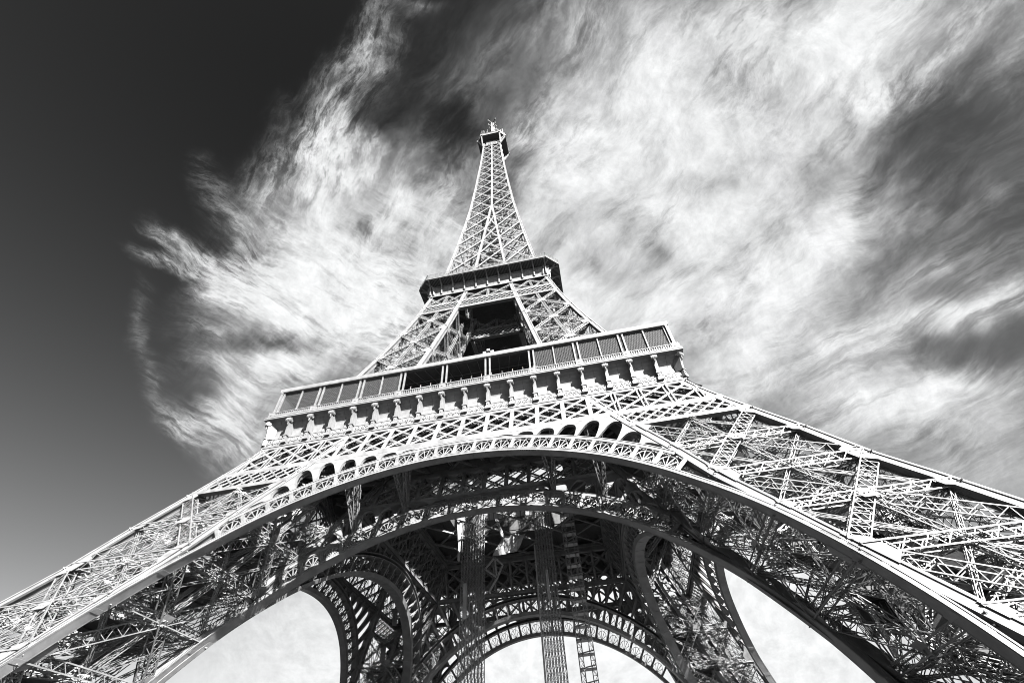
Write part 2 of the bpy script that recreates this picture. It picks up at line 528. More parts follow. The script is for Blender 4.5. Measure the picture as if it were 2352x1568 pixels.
# ------------------------------------------------------------------ lower piers
def lower_pier():
    zs = list(np.arange(GZ, 57.5, 2.0)) + [57.6]
    RW = 1.35
    core = MB()
    levels = [42.0, 30.7, 19.9, 9.2]
    # plan bracing at each level and long inner diagonals
    for z in levels + [52.0, 36.3, 25.3, 14.5]:
        c = [PF(FRONT, 0, z), PF(FRONT, 1, z), PF(BACK, 1, z), PF(BACK, 0, z)]
        core.girder(c[0], c[2], 0.7, 0.8, (0, 0, 1), .9, .09, .05)
        core.girder(c[1], c[3], 0.7, 0.8, (0, 0, 1), .9, .09, .05)
        m = [(c[i] + c[(i + 1) % 4]) / 2 for i in range(4)]
        for i in range(4):
            core.girder(m[i], m[(i + 1) % 4], 0.5, 0.6, (0, 0, 1), .9, .08, .05)
    for za, zb in zip(levels[1:] + [GZ], levels):
        zm = (za + zb) / 2
        ca, cb = V(Wz(za) - 7.75, -Wz(za) + 7.75, za), V(Wz(zb) - 7.75, -Wz(zb) + 7.75, zb)
        for fc in range(4):
            core.girder(PF(fc, 0.5, zm), ca, 0.45, 0.45, FN[fc], .9, .07, .045)
            core.girder(PF(fc, 0.5, zm), cb, 0.45, 0.45, FN[fc], .9, .07, .045)
            for off in (-3.0, -5.5):
                core.girder(PF(fc, 0.1, zm) + FN[fc] * off, PF(fc, .9, za) + FN[fc] * off, 0.4, 0.4, FN[fc], .9, .06, .04)
                core.girder(PF(fc, 0.9, zb) + FN[fc] * off, PF(fc, .1, zm) + FN[fc] * off, 0.4, 0.4, FN[fc], .9, .06, .04)
    pier = core.build('pier', IRON, tower)
    corners = [(lambda z: Wz(z) - RW / 2, lambda z: -Wz(z) + RW / 2), (lambda z: Xin(z) + RW / 2, lambda z: -Wz(z) + RW / 2),
               (lambda z: Wz(z) - RW / 2, lambda z: -Xin(z) - RW / 2), (lambda z: Xin(z) + RW / 2, lambda z: -Xin(z) - RW / 2)]
    for cx, cy in corners:
        m = MB()
        rafter(m, cx, cy, zs, RW)
        m.build('rafter', PLATE, pier)
    for fc in range(4):
        n = FN[fc]
        for za, zb in zip(levels[1:] + [GZ], levels[:-1] + [levels[-1]]):
            if za == GZ and zb - za < 2:
                continue
            m = MB()
            zm = (za + zb) / 2
            cross = za > GZ
            e = 0.06
            # short upright diagonal, long flat diagonal (pairs), horizontals
            m.girder(PF(fc, e, za + .5), PF(fc, 1 - e, zb - .5), 1.5, 1.1, n, .85, 0.11, 0.055, True)
            m.girder(PF(fc, 1 - e, za + .5) - n * 0.25, PF(fc, e, zb - .5) - n * 0.25, 1.2, 1.0, n, .8, 0.09, 0.05)
            m.girder(PF(fc, 0.04, zm) - n * 0.1, PF(fc, 0.96, zm) - n * 0.1, 0.9, 0.9, n, 0.8, 0.11, 0.06)
            if za > GZ:
                m.girder(PF(fc, 0.04, za) - n * 0.05, PF(fc, 0.96, za) - n * 0.05, 1.0, 1.1, n, 0.8, 0.12, 0.06)
            m.girder(PF(fc, 0.5, za) - n * 0.4, PF(fc, 0.5, zb) - n * 0.4, 0.55, 0.6, n, 0.8, 0.08, 0.05)
            # slender secondary ties
            for s0, s1, z0, z1 in ((0.05, 0.5, zm, zb), (0.05, 0.5, zm, za), (0.95, 0.5, zm, za), (0.95, 0.5, zm, zb)):
                m.girder(PF(fc, s0, z0) - n * 0.6, PF(fc, s1, z1) - n * 0.6, 0.35, 0.35, n, 1.0, 0.06, 0.04)
            # gusset plates
            g = m
            for s, sg in ((0.0, 1), (1.0, -1)):
                for zc_, hh in ((zb, 1.6), (zm, 0.6)):
                    z0, z1 = zc_ - hh, min(zc_ + hh, 42.4)
                    ds = 1.15 / 15.5
                    we = (1.1 if hh > 1 else 0.7) / 15.5
                    pts = [PF(fc, s + sg * ds * .8, z0), PF(fc, s + sg * (ds + we), z0 + hh * .55),
                           PF(fc, s + sg * (ds + we), z1 - hh * .45), PF(fc, s + sg * ds * .8, z1)]
                    g.poly([p + n * 0.03 for p in pts], -n * 0.10)
            c = PF(fc, 0.5, zm)
            t1, t2 = PF(fc, 0.545, zm + .5) - c, PF(fc, 0.455, zm + .5) - c
            g.poly([c + t1 + n * .05, c + t2 + n * .05, c - t1 + n * .05, c - t2 + n * .05], -n * 0.1)
            m.build('cross_brace', IRON, pier)
    # inclined lift track with its tie frames
    m = MB()
    path = lambda z, o, q: V(Wz(z) - 7.75 + o + q, -Wz(z) + 7.75 + o - q * 1.0, z)
    zz = np.arange(GZ, 57, 1.5)
    for q in (-2.1, 2.1):
        for z0, z1 in zip(zz[:-1], zz[1:]):
            m.bar(path(z0, -1.5, q), path(z1, -1.5, q), 0.9, 1.3, (1, -1, 0))
            m.bar(path(z0, 1.2, q), path(z1, 1.2, q), 0.4, 0.5, (1, -1, 0))
            m.bar(path(z0, -1.5, q), path(z1, 1.2, q), 0.14, 0.14, (1, -1, 0))
    for i, z in enumerate(zz):
        m.bar(path(z, -1.5, -2.1), path(z, -1.5, 2.1), 0.25, 0.4, (0, 0, 1))
        if i % 2 == 0 and z < 55:
            m.bar(path(z, 1.2, -2.1), path(z + 1.5, 1.2, 2.1), 0.12, 0.12, (0, 0, 1))
    m.build('lift_track', PLATE, pier)
    # landings
    m = MB()
    for z in levels[1:] + [36.2, 25.2, 14.5]:
        w = Wz(z)
        m.box((w - 7.75, -w + 7.75 + 2.5, z - .4), (9, 4.5, .2))
        m.bar(V(w - 14, -w + 7.75, z - .5), V(w - 2, -w + 7.75, z - .5), 1.2, .3, (0, 0, 1))
    m.build('walkway', DARK, pier)
    # zigzag stairs
    m = MB()
    for i, z in enumerate(np.arange(GZ + 1, 55, 3.2)):
        a = V(Wz(z) - 4.5, -Wz(z) + 11.5, z)
        b = V(Wz(z + 3.2) - (8.5 if i % 2 else 3.0), -Wz(z + 3.2) + 10.5, z + 3.2)
        m.bar(a, b, 1.2, 0.12, (0, 0, 1))
        m.bar(a + V(0, .6, 1), b + V(0, .6, 1), .06, .06)
        m.bar(a + V(0, -.6, 1), b + V(0, -.6, 1), .06, .06)
        m.box(b, (2.0, 2.0, 0.15))
    m.build('stair', STEEL, pier)
    # stone footing under each pier
    m = MB()
    w = Wz(GZ)
    m.box((w - 7.75, -w + 7.75, GZ - 0.6), (19, 19, 2.4))
    m.build('footing', GROUND, pier)
    return pier


pier0 = lower_pier()
for k in (1, 2, 3):
    turned(pier0, k, tower)

# ------------------------------------------------------------------ the great arches
ZC, R_IN, R_A, R_B, R_EX = 2.907, 38.63, 39.25, 41.55, 42.15
MOD = R(3.81)


def AP(r, th, dep):
    x, z = r * math.sin(th), ZC + r * math.cos(th)
    return V(x, -(Wz(z) - dep), z)


def fan_cell(mb, th0, dep):
    """one fan of the frieze: hoop, five spokes and four scrolls between two posts"""
    def mp(u, v):
        return AP(R_A + v * (R_B - R_A), th0 + u * MOD, dep)
    arc = [mp(0.40 * math.cos(t), 0.16 + 0.66 * math.sin(t)) for t in np.linspace(0, math.pi, 13)]
    mb.path([mp(0.40, 0)] + arc + [mp(-0.40, 0)], 0.085, 0.12)
    for a in (-52, -18, 18, 52):
        t = R(90 + a)
        mb.bar(mp(0, 0.02), mp(0.395 * math.cos(t), 0.16 + 0.65 * math.sin(t)), 0.10, 0.10)
    for cu, cv, rr, sg in ((-0.27, .13, .1, 1), (.27, .13, .1, -1), (-.17, .9, .09, -1), (.17, .9, .09, 1), (-.38, .86, .1, 1), (.38, .86, .1, -1)):
        pts = [mp(cu + sg * rr * (1 - k / 11) * math.cos(k * .75), cv + 1.05 * rr * (1 - k / 11) * math.sin(k * .75)) for k in range(9)]
        mb.path(pts, 0.05, 0.08)


def arch(dep, name_dep, full_spandrel):
    TH = R(88)
    ths = np.linspace(-TH, TH, 177)
    m = MB()
    # front flange of the lower band
    sweep4 = lambda rr0, rr1, d0, d1, tt: [[AP(rr0, t, d0), AP(rr1, t, d0), AP(rr1, t, d1), AP(rr0, t, d1)] for t in tt]
    thl = [t for t in ths if ZC + R_IN * math.cos(t) > GZ - 1]
    m.sweep(sweep4(R_IN, R_A, dep, dep + 0.10, thl))
    m.sweep(sweep4(R_IN + 0.02, R_IN + 0.16, dep - 0.10, dep - 0.003, thl))
    m.sweep(sweep4(R_A - 0.12, R_A + 0.02, dep - 0.07, dep - 0.003, thl))
    for k in range(-22, 23):
        t = (k + .5) * MOD
        if ZC + R_IN * math.cos(t) > GZ:
            m.sweep(sweep4(R_IN + .17, R_A - .13, dep - 0.03, dep - 0.003, [t - .006, t + .006]))
    a = m.build('arch', PLATE, tower)
    deep = 1.15 if full_spandrel else 1.6
    s = MB()
    s.sweep(sweep4(R_IN + 0.01, R_IN + 0.10, dep + 0.103, dep + deep, thl))
    for t in np.arange(-TH, TH, MOD * 2):
        if ZC + R_IN * math.cos(t) > GZ:
            s.sweep(sweep4(R_IN - 0.03, R_IN + 0.008, dep + 0.11, dep + deep, [t, t + 0.012]))
    s.sweep(sweep4(R_A - 0.05, R_A, dep + deep - .1, dep + deep, thl))
    s.sweep(sweep4(R_IN - .012, R_A, dep + deep + .003, dep + deep + .08, thl))
    s.build('arch_soffit', PLATE, a)
    # upper band
    K = 11
    the = [t for t in ths if abs(t) <= MOD * (K - 0.45)]
    e = MB()
    e.sweep(sweep4(R_B, R_EX, dep + 0.0, dep + 0.12, the))
    e.sweep(sweep4(R_EX - .1, R_EX + 0.02, dep - .08, dep - .003, the))
    e.sweep(sweep4(R_B, R_B + .08, dep + .123, dep + deep, the))
    e.sweep(sweep4(R_EX - .08, R_EX, dep + .123, dep + deep, the))
    e.build('upper_band', PLATE, a)
    # fans
    fz = MB()
    for k in range(-K, K):
        fan_cell(fz, (k + 0.5) * MOD, dep + 0.12)
    for k in range(-K, K + 1):
        t = k * MOD
        fz.bar(AP(R_A, t, dep + .1), AP(R_B, t, dep + .1), 0.42, 0.14)
        fz.bar(AP(R_A, t, dep + deep - .1), AP(R_B, t, dep + deep - .1), 0.3, 0.1)
        for j in range(3):
            ra, rb = R_A + (R_B - R_A) * j / 3, R_A + (R_B - R_A) * (j + 1) / 3
            fz.bar(AP(ra, t, dep + (.1 if j % 2 else deep - .1)), AP(rb, t, dep + (deep - .1 if j % 2 else .1)), .4, .06, (1, 0, 0))
    fz.build('fan_frieze', IRON, a)
    if not full_spandrel:
        wb = MB()
        for t in thl:
            pass
    # arcaded plate between the upper band, the belt and the pier
    sp = MB()

    def rtop(t):
        best = (45.5 - ZC) / math.cos(t)
        for r in np.arange(R_EX, best, 0.08):
            z = ZC + r * math.cos(t)
            if r * math.sin(abs(t)) > Xin(z) + (0.35 if full_spandrel else 0.35):
                return r
        return best
    sd = 0.4
    for k in range(-12, 12):
        t0, t1 = k * MOD, (k + 1) * MOD
        N = 18
        tt = np.linspace(t0, t1, N + 1)
        tops = [rtop(t) for t in tt]
        mid = min(tops[N // 2], max(tops))
        lim = min(max(tops[3], R_EX), max(tops[-4], R_EX))
        H = (0.35 * lim + 0.65 * mid) - R_EX - 0.38
        for j in range(N):
            ta, tb = tt[j], tt[j + 1]
            lo = []
            for t in (ta, tb):
                u = abs((t - (t0 + t1) / 2) / (t1 - t0)) / 0.41
                if H < 0.2 or u >= 1:
                    lo.append(R_EX)
                else:
                    lo.append(R_EX + H * (1 - u ** 2.6) ** (1 / 2.2) * (1.0 if abs(k + .5) < 9 else .8))
            hi = (tops[j], tops[j + 1])
            if hi[0] - lo[0] < 0.02 and hi[1] - lo[1] < 0.02:
                continue
            hi = (max(hi[0], lo[0] + .01), max(hi[1], lo[1] + .01))
            d0, d1 = dep + 0.13, dep + 0.21
            q = [AP(lo[0], ta, d0), AP(lo[1], tb, d0), AP(hi[1], tb, d0), AP(hi[0], ta, d0)]
            b = [AP(lo[0], ta, d1), AP(lo[1], tb, d1), AP(hi[1], tb, d1), AP(hi[0], ta, d1)]
            sp.raw(q + b, [(0, 1, 2, 3), (7, 6, 5, 4), (0, 4, 5, 1), (1, 5, 6, 2), (3, 2, 6, 7), (0, 3, 7, 4)])
            if lo[0] > R_EX or lo[1] > R_EX:   # rim of the opening
                rim = [AP(lo[0], ta, d1), AP(lo[1], tb, d1), AP(lo[1], tb, d1 + sd), AP(lo[0], ta, d1 + sd)]
                rim2 = [AP(lo[0] + .07, ta, d1), AP(lo[1] + .07, tb, d1), AP(lo[1] + .07, tb, d1 + sd), AP(lo[0] + .07, ta, d1 + sd)]
                sp.raw(rim + rim2, [(0, 1, 2, 3), (7, 6, 5, 4), (0, 4, 5, 1), (1, 5, 6, 2), (2, 6, 7, 3), (3, 7, 4, 0)])
        tw = rtop(t0)
        if tw - R_EX > 0.6:
            sp.bar(AP(R_EX, t0 - .002, dep + 1.0), AP(tw, t0 - .002, dep + 1.0), 0.5, 0.08)
            for j in range(4):
                ra, rb = R_EX + (tw - R_EX) * j / 4, R_EX + (tw - R_EX) * (j + 1) / 4
                for o in (-.18, .18):
                    sp.bar(AP(ra, t0 + o / 42, dep + (.2 if j % 2 else 1.0)), AP(rb, t0 + o / 42, dep + (1.0 if j % 2 else .2)), .12, .04, (1, 0, 0))
    sp.build('arcade_plate', PLATE, a)
    return a


arch_o = arch(0.0, 0, True)
arch_i = arch(14.3, 0, False)
for k in (1, 2, 3):
    turned(arch_o, k, tower)
    turned(arch_i, k, tower)

# ------------------------------------------------------------------ belt trusses under the first floor
MODX = 3.828


def clip_diag(x0, z0, x1, z1, inside):
    ts = np.linspace(0, 1, 41)
    ok = [t for t in ts if inside(x0 + (x1 - x0) * t, z0 + (z1 - z0) * t)]
    if len(ok) < 3:
        return None
    a, b = ok[0], ok[-1]
    return (x0 + (x1 - x0) * a, z0 + (z1 - z0) * a, x0 + (x1 - x0) * b, z0 + (z1 - z0) * b)


def belt(dep, outer):
    n = V(0, -1, 0)
    Y = lambda z: -(Wz(z) - dep)
    lim = (lambda x, z: abs(x) <= Wz(z) - 0.6) if outer else (lambda x, z: abs(x) <= Xin(z) + 0.5)
    pt = lambda x, z, o=0.0: V(x, Y(z) + o, z)
    m = MB()
    z0, z1 = 45.9, 52.15
    ext0, ext1 = (Wz(z0) - .3, Wz(z1)) if outer else (Xin(z0), Xin(z1))
    for zc_, hgt, ext in ((z0, 0.66, ext0), (z1, 0.6, ext1)):
        m.bar(pt(-ext, zc_, .02), pt(ext, zc_, .02), 0.12, hgt, (0, 0, 1))
        m.bar(pt(-ext, zc_ + hgt / 2, .45), pt(ext, zc_ + hgt / 2, .45), 1.0, 0.08, (0, 0, 1))
        m.bar(pt(-ext, zc_ - hgt / 2, .5), pt(ext, zc_ - hgt / 2, .5), 0.8, 0.08, (0, 0, 1))
        m.bar(pt(-ext, zc_, .98), pt(ext, zc_, .98), 0.08, hgt, (0, 0, 1))
    b = m.build('belt_truss', PLATE, tower)
    d = MB()
    for k in range(-12, 11):
        for (xa, xb) in ((k * MODX, (k + 2) * MODX), ((k + 2) * MODX, k * MODX)):
            c = clip_diag(xa, z0 + .3, xb, z1 - .25, lim)
            if c:
                d.deep(pt(c[0], c[1], .05 if xa < xb else .12), pt(c[2], c[3], .05 if xa < xb else .12), 0.33, 0.85, n, 0.75)
    for k in range(-9, 10):
        x = k * MODX
        c = clip_diag(x, z0 + .3, x, z1 - .25, lim)
        if not c:
            continue
        if abs(x) < Xin(49) + 1:
            d.deep(pt(x, c[1], -.03), pt(x, c[3], -.03), 0.62, 0.9, n, 0.8)
        else:
            for o in (-.28, .28):
                d.deep(pt(x + o, c[1], -.03), pt(x + o, c[3], -.03), 0.24, 0.9, n, 0.8)
    d.build('belt_lattice', IRON, b)
    if outer:
        for sg in (-1, 1):
            f = MB()
            y0, y1 = 42.35, 45.5
            ins = lambda x, z: Xin(z) + .4 <= sg * x <= Wz(z) - 0.5
            f.bar(pt(sg * (Xin(y0) + .3), y0, .02), pt(sg * (Wz(y0) - .3), y0, .02), 0.12, 0.5, (0, 0, 1))
            f.bar(pt(sg * (Xin(y0) + .3), y0 - .2, .5), pt(sg * (Wz(y0) - .3), y0 - .2, .5), 0.9, 0.08, (0, 0, 1))
            f.bar(pt(sg * (Xin(y0) + .3), y0 + .2, .5), pt(sg * (Wz(y0) - .3), y0 + .2, .5), 0.9, 0.08, (0, 0, 1))
            for x in np.arange(18, 44, 1.78):
                for dx in (3.4, -3.4):
                    c = clip_diag(sg * x, y0 + .2, sg * (x + dx), y1, ins)
                    if c:
                        f.deep(pt(c[0], c[1], .05 if dx > 0 else .12), pt(c[2], c[3], .05 if dx > 0 else .12), 0.24, 0.8, n, 0.7)
            f.build('pier_lattice', IRON, b)
    return b


belt_o = belt(0.0, True)
belt_i = belt(14.6, False)
for k in (1, 2, 3):
    turned(belt_o, k, tower)
    turned(belt_i, k, tower)


# ------------------------------------------------------------------ first floor: deck, ceiling bracing, gallery
def first_floor():
    HX, HN, HF, LIM = 13.0, -14.0, 9.5, 32.4        # the well: half width, near edge, far edge
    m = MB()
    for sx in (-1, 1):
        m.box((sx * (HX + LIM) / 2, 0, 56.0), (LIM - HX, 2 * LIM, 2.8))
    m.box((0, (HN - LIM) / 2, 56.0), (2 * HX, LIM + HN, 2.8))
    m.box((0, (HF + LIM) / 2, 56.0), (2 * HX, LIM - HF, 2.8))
    fl = m.build('first_floor', DARK, tower)  # deck hung low, its underside coloured near black for shade
    # joists, coloured dark to stand in for shade under the deck
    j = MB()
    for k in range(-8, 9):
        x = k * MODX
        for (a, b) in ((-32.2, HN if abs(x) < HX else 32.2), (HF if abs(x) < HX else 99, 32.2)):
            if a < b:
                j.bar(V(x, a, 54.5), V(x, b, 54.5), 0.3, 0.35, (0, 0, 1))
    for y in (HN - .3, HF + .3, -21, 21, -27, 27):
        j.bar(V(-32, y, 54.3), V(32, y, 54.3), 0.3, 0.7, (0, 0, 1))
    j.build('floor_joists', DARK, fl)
    # level bracing under the deck
    b = MB()
    S = 8.6
    for k in range(-9, 10):
        for sg in (1, -1):
            c = clip_diag(k * S - 40, -sg * 40, k * S + 40, sg * 40, lambda x, y: abs(x) < 32.6 and abs(y) < 32.6)
            if c:
                zz = 52.9 if sg > 0 else 53.25
                b.bar(V(c[0], c[1], zz), V(c[2], c[3], zz), 0.42, 0.3, (0, 0, 1))
    for y in (-18.7, 18.7):
        b.bar(V(-33, y, 53.05), V(33, y, 53.05), .6, .6, (0, 0, 1))
        b.bar(V(y, -33, 53.07), V(y, 33, 53.07), .6, .6, (0, 0, 1))
    b.build('ceiling_bracing', PLATE, fl)
    # hanging struts between outer and inner arches
    h = MB()
    for k in range(4):
        c, s = math.cos(k * math.pi / 2), math.sin(k * math.pi / 2)
        rot = lambda p: V(p[0] * c - p[1] * s, p[0] * s + p[1] * c, p[2])
        for x in (-19.5, -12.0, 12.0, 19.5):
            zi = ZC + math.sqrt(R_EX ** 2 - x * x)
            yi = -(Wz(zi) - 15)
            for dx in (-1.6, 1.6):
                h.girder(rot(V(x + dx, -33.0, 52.5)), rot(V(x, yi, zi)), .55, .55, rot(V(1, 0, 0)), .8, .1, .06)
                h.girder(rot(V(x + dx, yi - 6, 53)), rot(V(x, yi, zi)), .5, .5, rot(V(1, 0, 0)), .8, .1, .06)
        for x in (-5.74, 5.74, 0):
            h.girder(rot(V(x, -34.5, 49)), rot(V(x, -21, 53)), .5, .5, rot(V(1, 0, 0)), .8, .1, .06)
    h.build('hanging_struts', IRON, fl)
    return fl


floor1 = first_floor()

NAMES = ['SEGUIN', 'LALANDE', 'TRESCA', 'PONCELET', 'BRESSE', 'LAGRANGE', 'BELANGER', 'CUVIER', 'LAPLACE', 'DULONG', 'CHASLES',
         'LAVOISIER', 'AMPERE', 'CHEVREUL', 'FLACHAT', 'NAVIER', 'LEGENDRE', 'CHAPTAL']


def gallery_side():
    """front side of the first floor gallery; returns the cornice with its sub-parts"""
    m = MB()
    # frieze wall: profile in (y, z) extruded along x, closing the corner by mitre
    prof = [(-34.25, 52.22), (-34.32, 52.25), (-34.32, 52.62), (-34.22, 52.70), (-34.16, 52.75), (-34.16, 53.86), (-33.9, 53.9), (-33.62, 54.2),
            (-33.5, 55.2), (-33.52, 55.9), (-33.72, 56.5), (-34.1, 57.0), (-34.62, 57.35), (-35.2, 57.5), (-35.36, 57.56), (-35.36, 57.7),
            (-35.30, 57.78), (-35.36, 57.86), (-35.36, 58.06), (-35.2, 58.1), (-32.5, 58.1), (-32.5, 52.22)]
    # cove only (open profile): keep as closed prism with mitred ends
    rings = [[V(sg * -y, y, z) for y, z in prof] for sg in (-1, 1)]
    m.sweep(rings)
    g = m.build('gallery', STONEY, tower)
    # panel joints
    jn = MB()
    for k in range(18):
        x = (k - 8.5) * MODX
        yz = [(-33.62, 54.2), (-33.5, 55.2), (-33.52, 55.9), (-33.72, 56.5), (-34.1, 57.0), (-34.62, 57.34)]
        for (a, b) in zip(yz[:-1], yz[1:]):
            jn.bar(V(x, a[0] - .012, a[1]), V(x, b[0] - .012, b[1]), .05, .03)
    jn.bar(V(-34.0, -34.17, 53.88), V(34.0, -34.17, 53.88), .05, .07)
    for i in range(73):
        x = (i - 36) * MODX / 4
        jn.bar(V(x, -34.33, 52.72), V(x, -34.33, 52.62), .18, .14)
    jn.build('panel_seams', BLACK, g)
    # brackets
    cb = MB()
    zx = 0.0
    hw = 0.25
    shaft = [(-33.4, 54.3), (-34.62, 54.3), (-34.66, 54.6), (-34.76, 55.4), (-34.92, 56.2), (-35.02, 56.5), (-35.1, 57.35), (-34.4, 57.35), (-33.4, 56.3)]
    cb.sweep([[V(s * hw, y, z) for y, z in shaft] for s in (-1, 1)])
    cb.box((0, -34.4, 52.95), (.86, .6, .5))
    cb.box((0, -34.4, 53.6), (.52, .5, .85))
    cb.box((0, -34.4, 54.1), (.8, .72, .16))
    cb.box((0, -34.4, 54.24), (.66, .62, .12))
    cb.box((0, -34.67, 53.62), (.2, .1, .22))
    # volute: lobed scroll
    for i, x in enumerate((-.36, -.18, 0, .18, .36)):
        r = (0.40, 0.47, 0.44, 0.47, 0.40)[i]
        cb.cyl(V(x - .085, -35.02, 56.93), V(x + .085, -35.02, 56.93), r, 14)
    for x in (-.47, .47):
        for k in range(13):
            t0, t1 = k * .75, (k + 1) * .75
            r0, r1 = .42 * (1 - k / 15), .42 * (1 - (k + 1) / 15)
            cb.bar(V(x, -35.02 + r0 * math.cos(t0), 56.93 + r0 * math.sin(t0)), V(x, -35.02 + r1 * math.cos(t1), 56.93 + r1 * math.sin(t1)), .07, .07, (1, 0, 0))
    for z, r in ((56.45, .17), (56.25, .13), (56.08, .09)):
        cb.cyl(V(0, -35.15, z - .1), V(0, -35.1, z + .1), r, 8)
    br = cb.build('bracket', STONEY, g)
    for k in range(-8, 9):
        o = br if k == -8 else br.copy()
        if k != -8:
            col.objects.link(o); o.parent = g
        o.location = (k * MODX, 0, 0)
    # corner bracket on the mitre, turned 45 degrees
    cc = br.copy(); col.objects.link(cc); cc.parent = g
    cc.rotation_euler = (0, 0, R(45)); cc.location = (34.2 - 34.35 * math.sin(R(45)), -34.2 + 34.35 * math.cos(R(45)), 0)
    # balustrade
    b = MB()
    b.bar(V(-34.9, -35.08, 59.06), V(34.9, -35.08, 59.06), .24, .13, (0, 0, 1))
    b.bar(V(-34.9, -35.08, 58.2), V(34.9, -35.08, 58.2), .24, .2, (0, 0, 1))
    for i in range(-96, 97):
        x = i * .359
        b.bar(V(x, -35.08, 58.3), V(x, -35.08, 59.0), .12, .12)
        b.bar(V(x, -35.08, 58.42), V(x, -35.08, 58.72), .19, .17)
    for k in range(-9, 10, 2):
        x = min(max(k * MODX, -34.6), 34.6)
        b.box((x, -35.06, 58.62), (1.05, .34, 1.0))
        b.box((x, -35.06, 59.16), (1.15, .42, .1))
        b.cyl(V(x, -35.3, 58.65), V(x, -35.22, 58.65), .16, 10)
    b.build('balustrade', STONEY, g)
    # columns
    cm = MB()
    cm.box((0, -34.5, 61.75), (.26, .26, 5.1))
    cm.box((0, -34.5, 59.4), (.36, .36, .4))
    cm.box((0, -34.5, 64.0), (.34, .34, .3))
    c0 = cm.build('column', STONEY, g)
    xs = []
    for k in range(-9, 10, 2):
        x = k * MODX
        xs += [x - .38 if k > -9 else -34.75, x + .38 if k < 9 else 34.75] if abs(k) < 9 else [math.copysign(34.78, k), math.copysign(34.15, k)]
    for k in (-8, -6, -4, 4, 6, 8):
        xs.append(k * MODX)
    for i, x in enumerate(xs):
        o = c0 if i == 0 else c0.copy()
        if i:
            col.objects.link(o); o.parent = g
        o.location = (x, 0, 0)
        if i >= 20:
            o.scale = (.75, 1, 1)
    # roof
    r = MB()
    pr = [(-34.9, 64.12), (-34.9, 64.2), (-34.94, 64.22), (-34.94, 64.9), (-34.9, 65.0), (-28.0, 65.6), (-28.0, 65.3), (-34.5, 64.12)]
    r.sweep([[V(sg * -y, y, z) for y, z in pr] for sg in (-1, 1)])
    r.build('gallery_roof', STONEY, g)
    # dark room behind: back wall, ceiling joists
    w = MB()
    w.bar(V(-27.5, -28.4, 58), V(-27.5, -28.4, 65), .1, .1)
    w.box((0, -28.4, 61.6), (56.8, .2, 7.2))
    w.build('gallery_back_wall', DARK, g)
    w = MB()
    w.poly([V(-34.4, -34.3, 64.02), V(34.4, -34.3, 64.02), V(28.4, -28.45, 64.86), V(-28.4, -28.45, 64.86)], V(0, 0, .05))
    w.build('gallery_ceiling_shade', DARK, g)  # dark sheet added below the roof, its colour stands in for shade
    w = MB()
    for k in range(-18, 19):
        w.bar(V(k * MODX / 2.0, -34.2, 63.98), V(k * MODX * .83 / 2.0, -28.6, 64.78), .07, .06, (0, 0, 1))
    w.bar(V(-31, -31.3, 64.3), V(31, -31.3, 64.3), .06, .06, (0, 0, 1))
    w.build('ceiling_ribs', STEEL, g)
    # safety nets in the outer bays
    for sg in (-1, 1):
        nt_ = MB()
        xa, xb = 11.9, 34.1
        for k in range(-22, 100):
            for s in (1, -1):
                x0 = xa + k * .30
                c = clip_diag(x0, 59.1 if s > 0 else 64.1, x0 + 5.0, 64.1 if s > 0 else 59.1, lambda x, z: xa <= x <= xb)
                if c:
                    nt_.bar(V(sg * c[0], -34.33 + .03 * s, c[1]), V(sg * c[2], -34.33 + .03 * s, c[3]), .035, .035)
        nt_.build('safety_net', NET, g)
    # lamps under the roof, rails and mullions in the open bays
    lm = MB()
    for i in range(-13, 14):
        x = i * 1.9 / 2 * 2 / 2.2
        lm.bar(V(x, -31.5, 58.2), V(x, -31.5, 61.0), .06, .06)
    lm.bar(V(-12, -34.6, 59.7), V(12, -34.6, 59.7), .06, .06, (0, 0, 1))
    for i in range(-80, 81):
        if abs(i * .15) < 11.8:
            lm.bar(V(i * .15 - .15, -34.6, 59.05), V(i * .15 + .15, -34.6, 59.7), .02, .02)
            lm.bar(V(i * .15 + .15, -34.62, 59.05), V(i * .15 - .15, -34.62, 59.7), .02, .02)
    lm.build('inner_railing', NET, g)
    # flared web under each end, falling on to the pier
    for sg in (-1, 1):
        fw = MB()
        out = [(33.9, 53.0), (34.33, 52.6), (34.42, 51.9), (34.62, 51.2), (34.95, 50.5), (35.55, 49.5), (34.6, 50.6), (33.7, 52.2)]
        fw.poly([V(sg * x, -x + .05, z) for x, z in out], V(-sg * .5, .5, 0))
        fw.build('corner_web', PLATE, g)
    return g


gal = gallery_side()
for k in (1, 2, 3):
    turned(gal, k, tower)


def text_mesh(s, size, depth):
    cu = bpy.data.curves.new('lettering', 'FONT')
    cu.body = s
    cu.size = size
    cu.extrude = depth
    cu.align_x = 'CENTER'
    cu.align_y = 'CENTER'
    o = bpy.data.objects.new('lettering', cu)
    col.objects.link(o)
    dg = bpy.context.evaluated_depsgraph_get()
    me = bpy.data.meshes.new_from_object(o.evaluated_get(dg))
    bpy.data.objects.remove(o)
    me.materials.clear()
    return me


for k, s in enumerate(NAMES):
    me = text_mesh(s, 0.98, 0.05)
    me.name = 'name_lettering'
    me.materials.append(LETTER)
    xs_ = [v.co.x for v in me.vertices]
    wid = max(xs_) - min(xs_)
    o = bpy.data.objects.new('name_lettering', me)
    col.objects.link(o)
    o.parent = gal
    o.rotation_euler = (R(90), 0, 0)
    o.location = ((k - 8.5) * MODX + .03, -34.19, 53.32)
    fx = min(1.0, 2.72 / wid)
    o.scale = (fx, 1, 1)

# ------------------------------------------------------------------ middle piers, first to second floor
UL = [102.0, 92.1, 81.3, 70.4, 59.6]


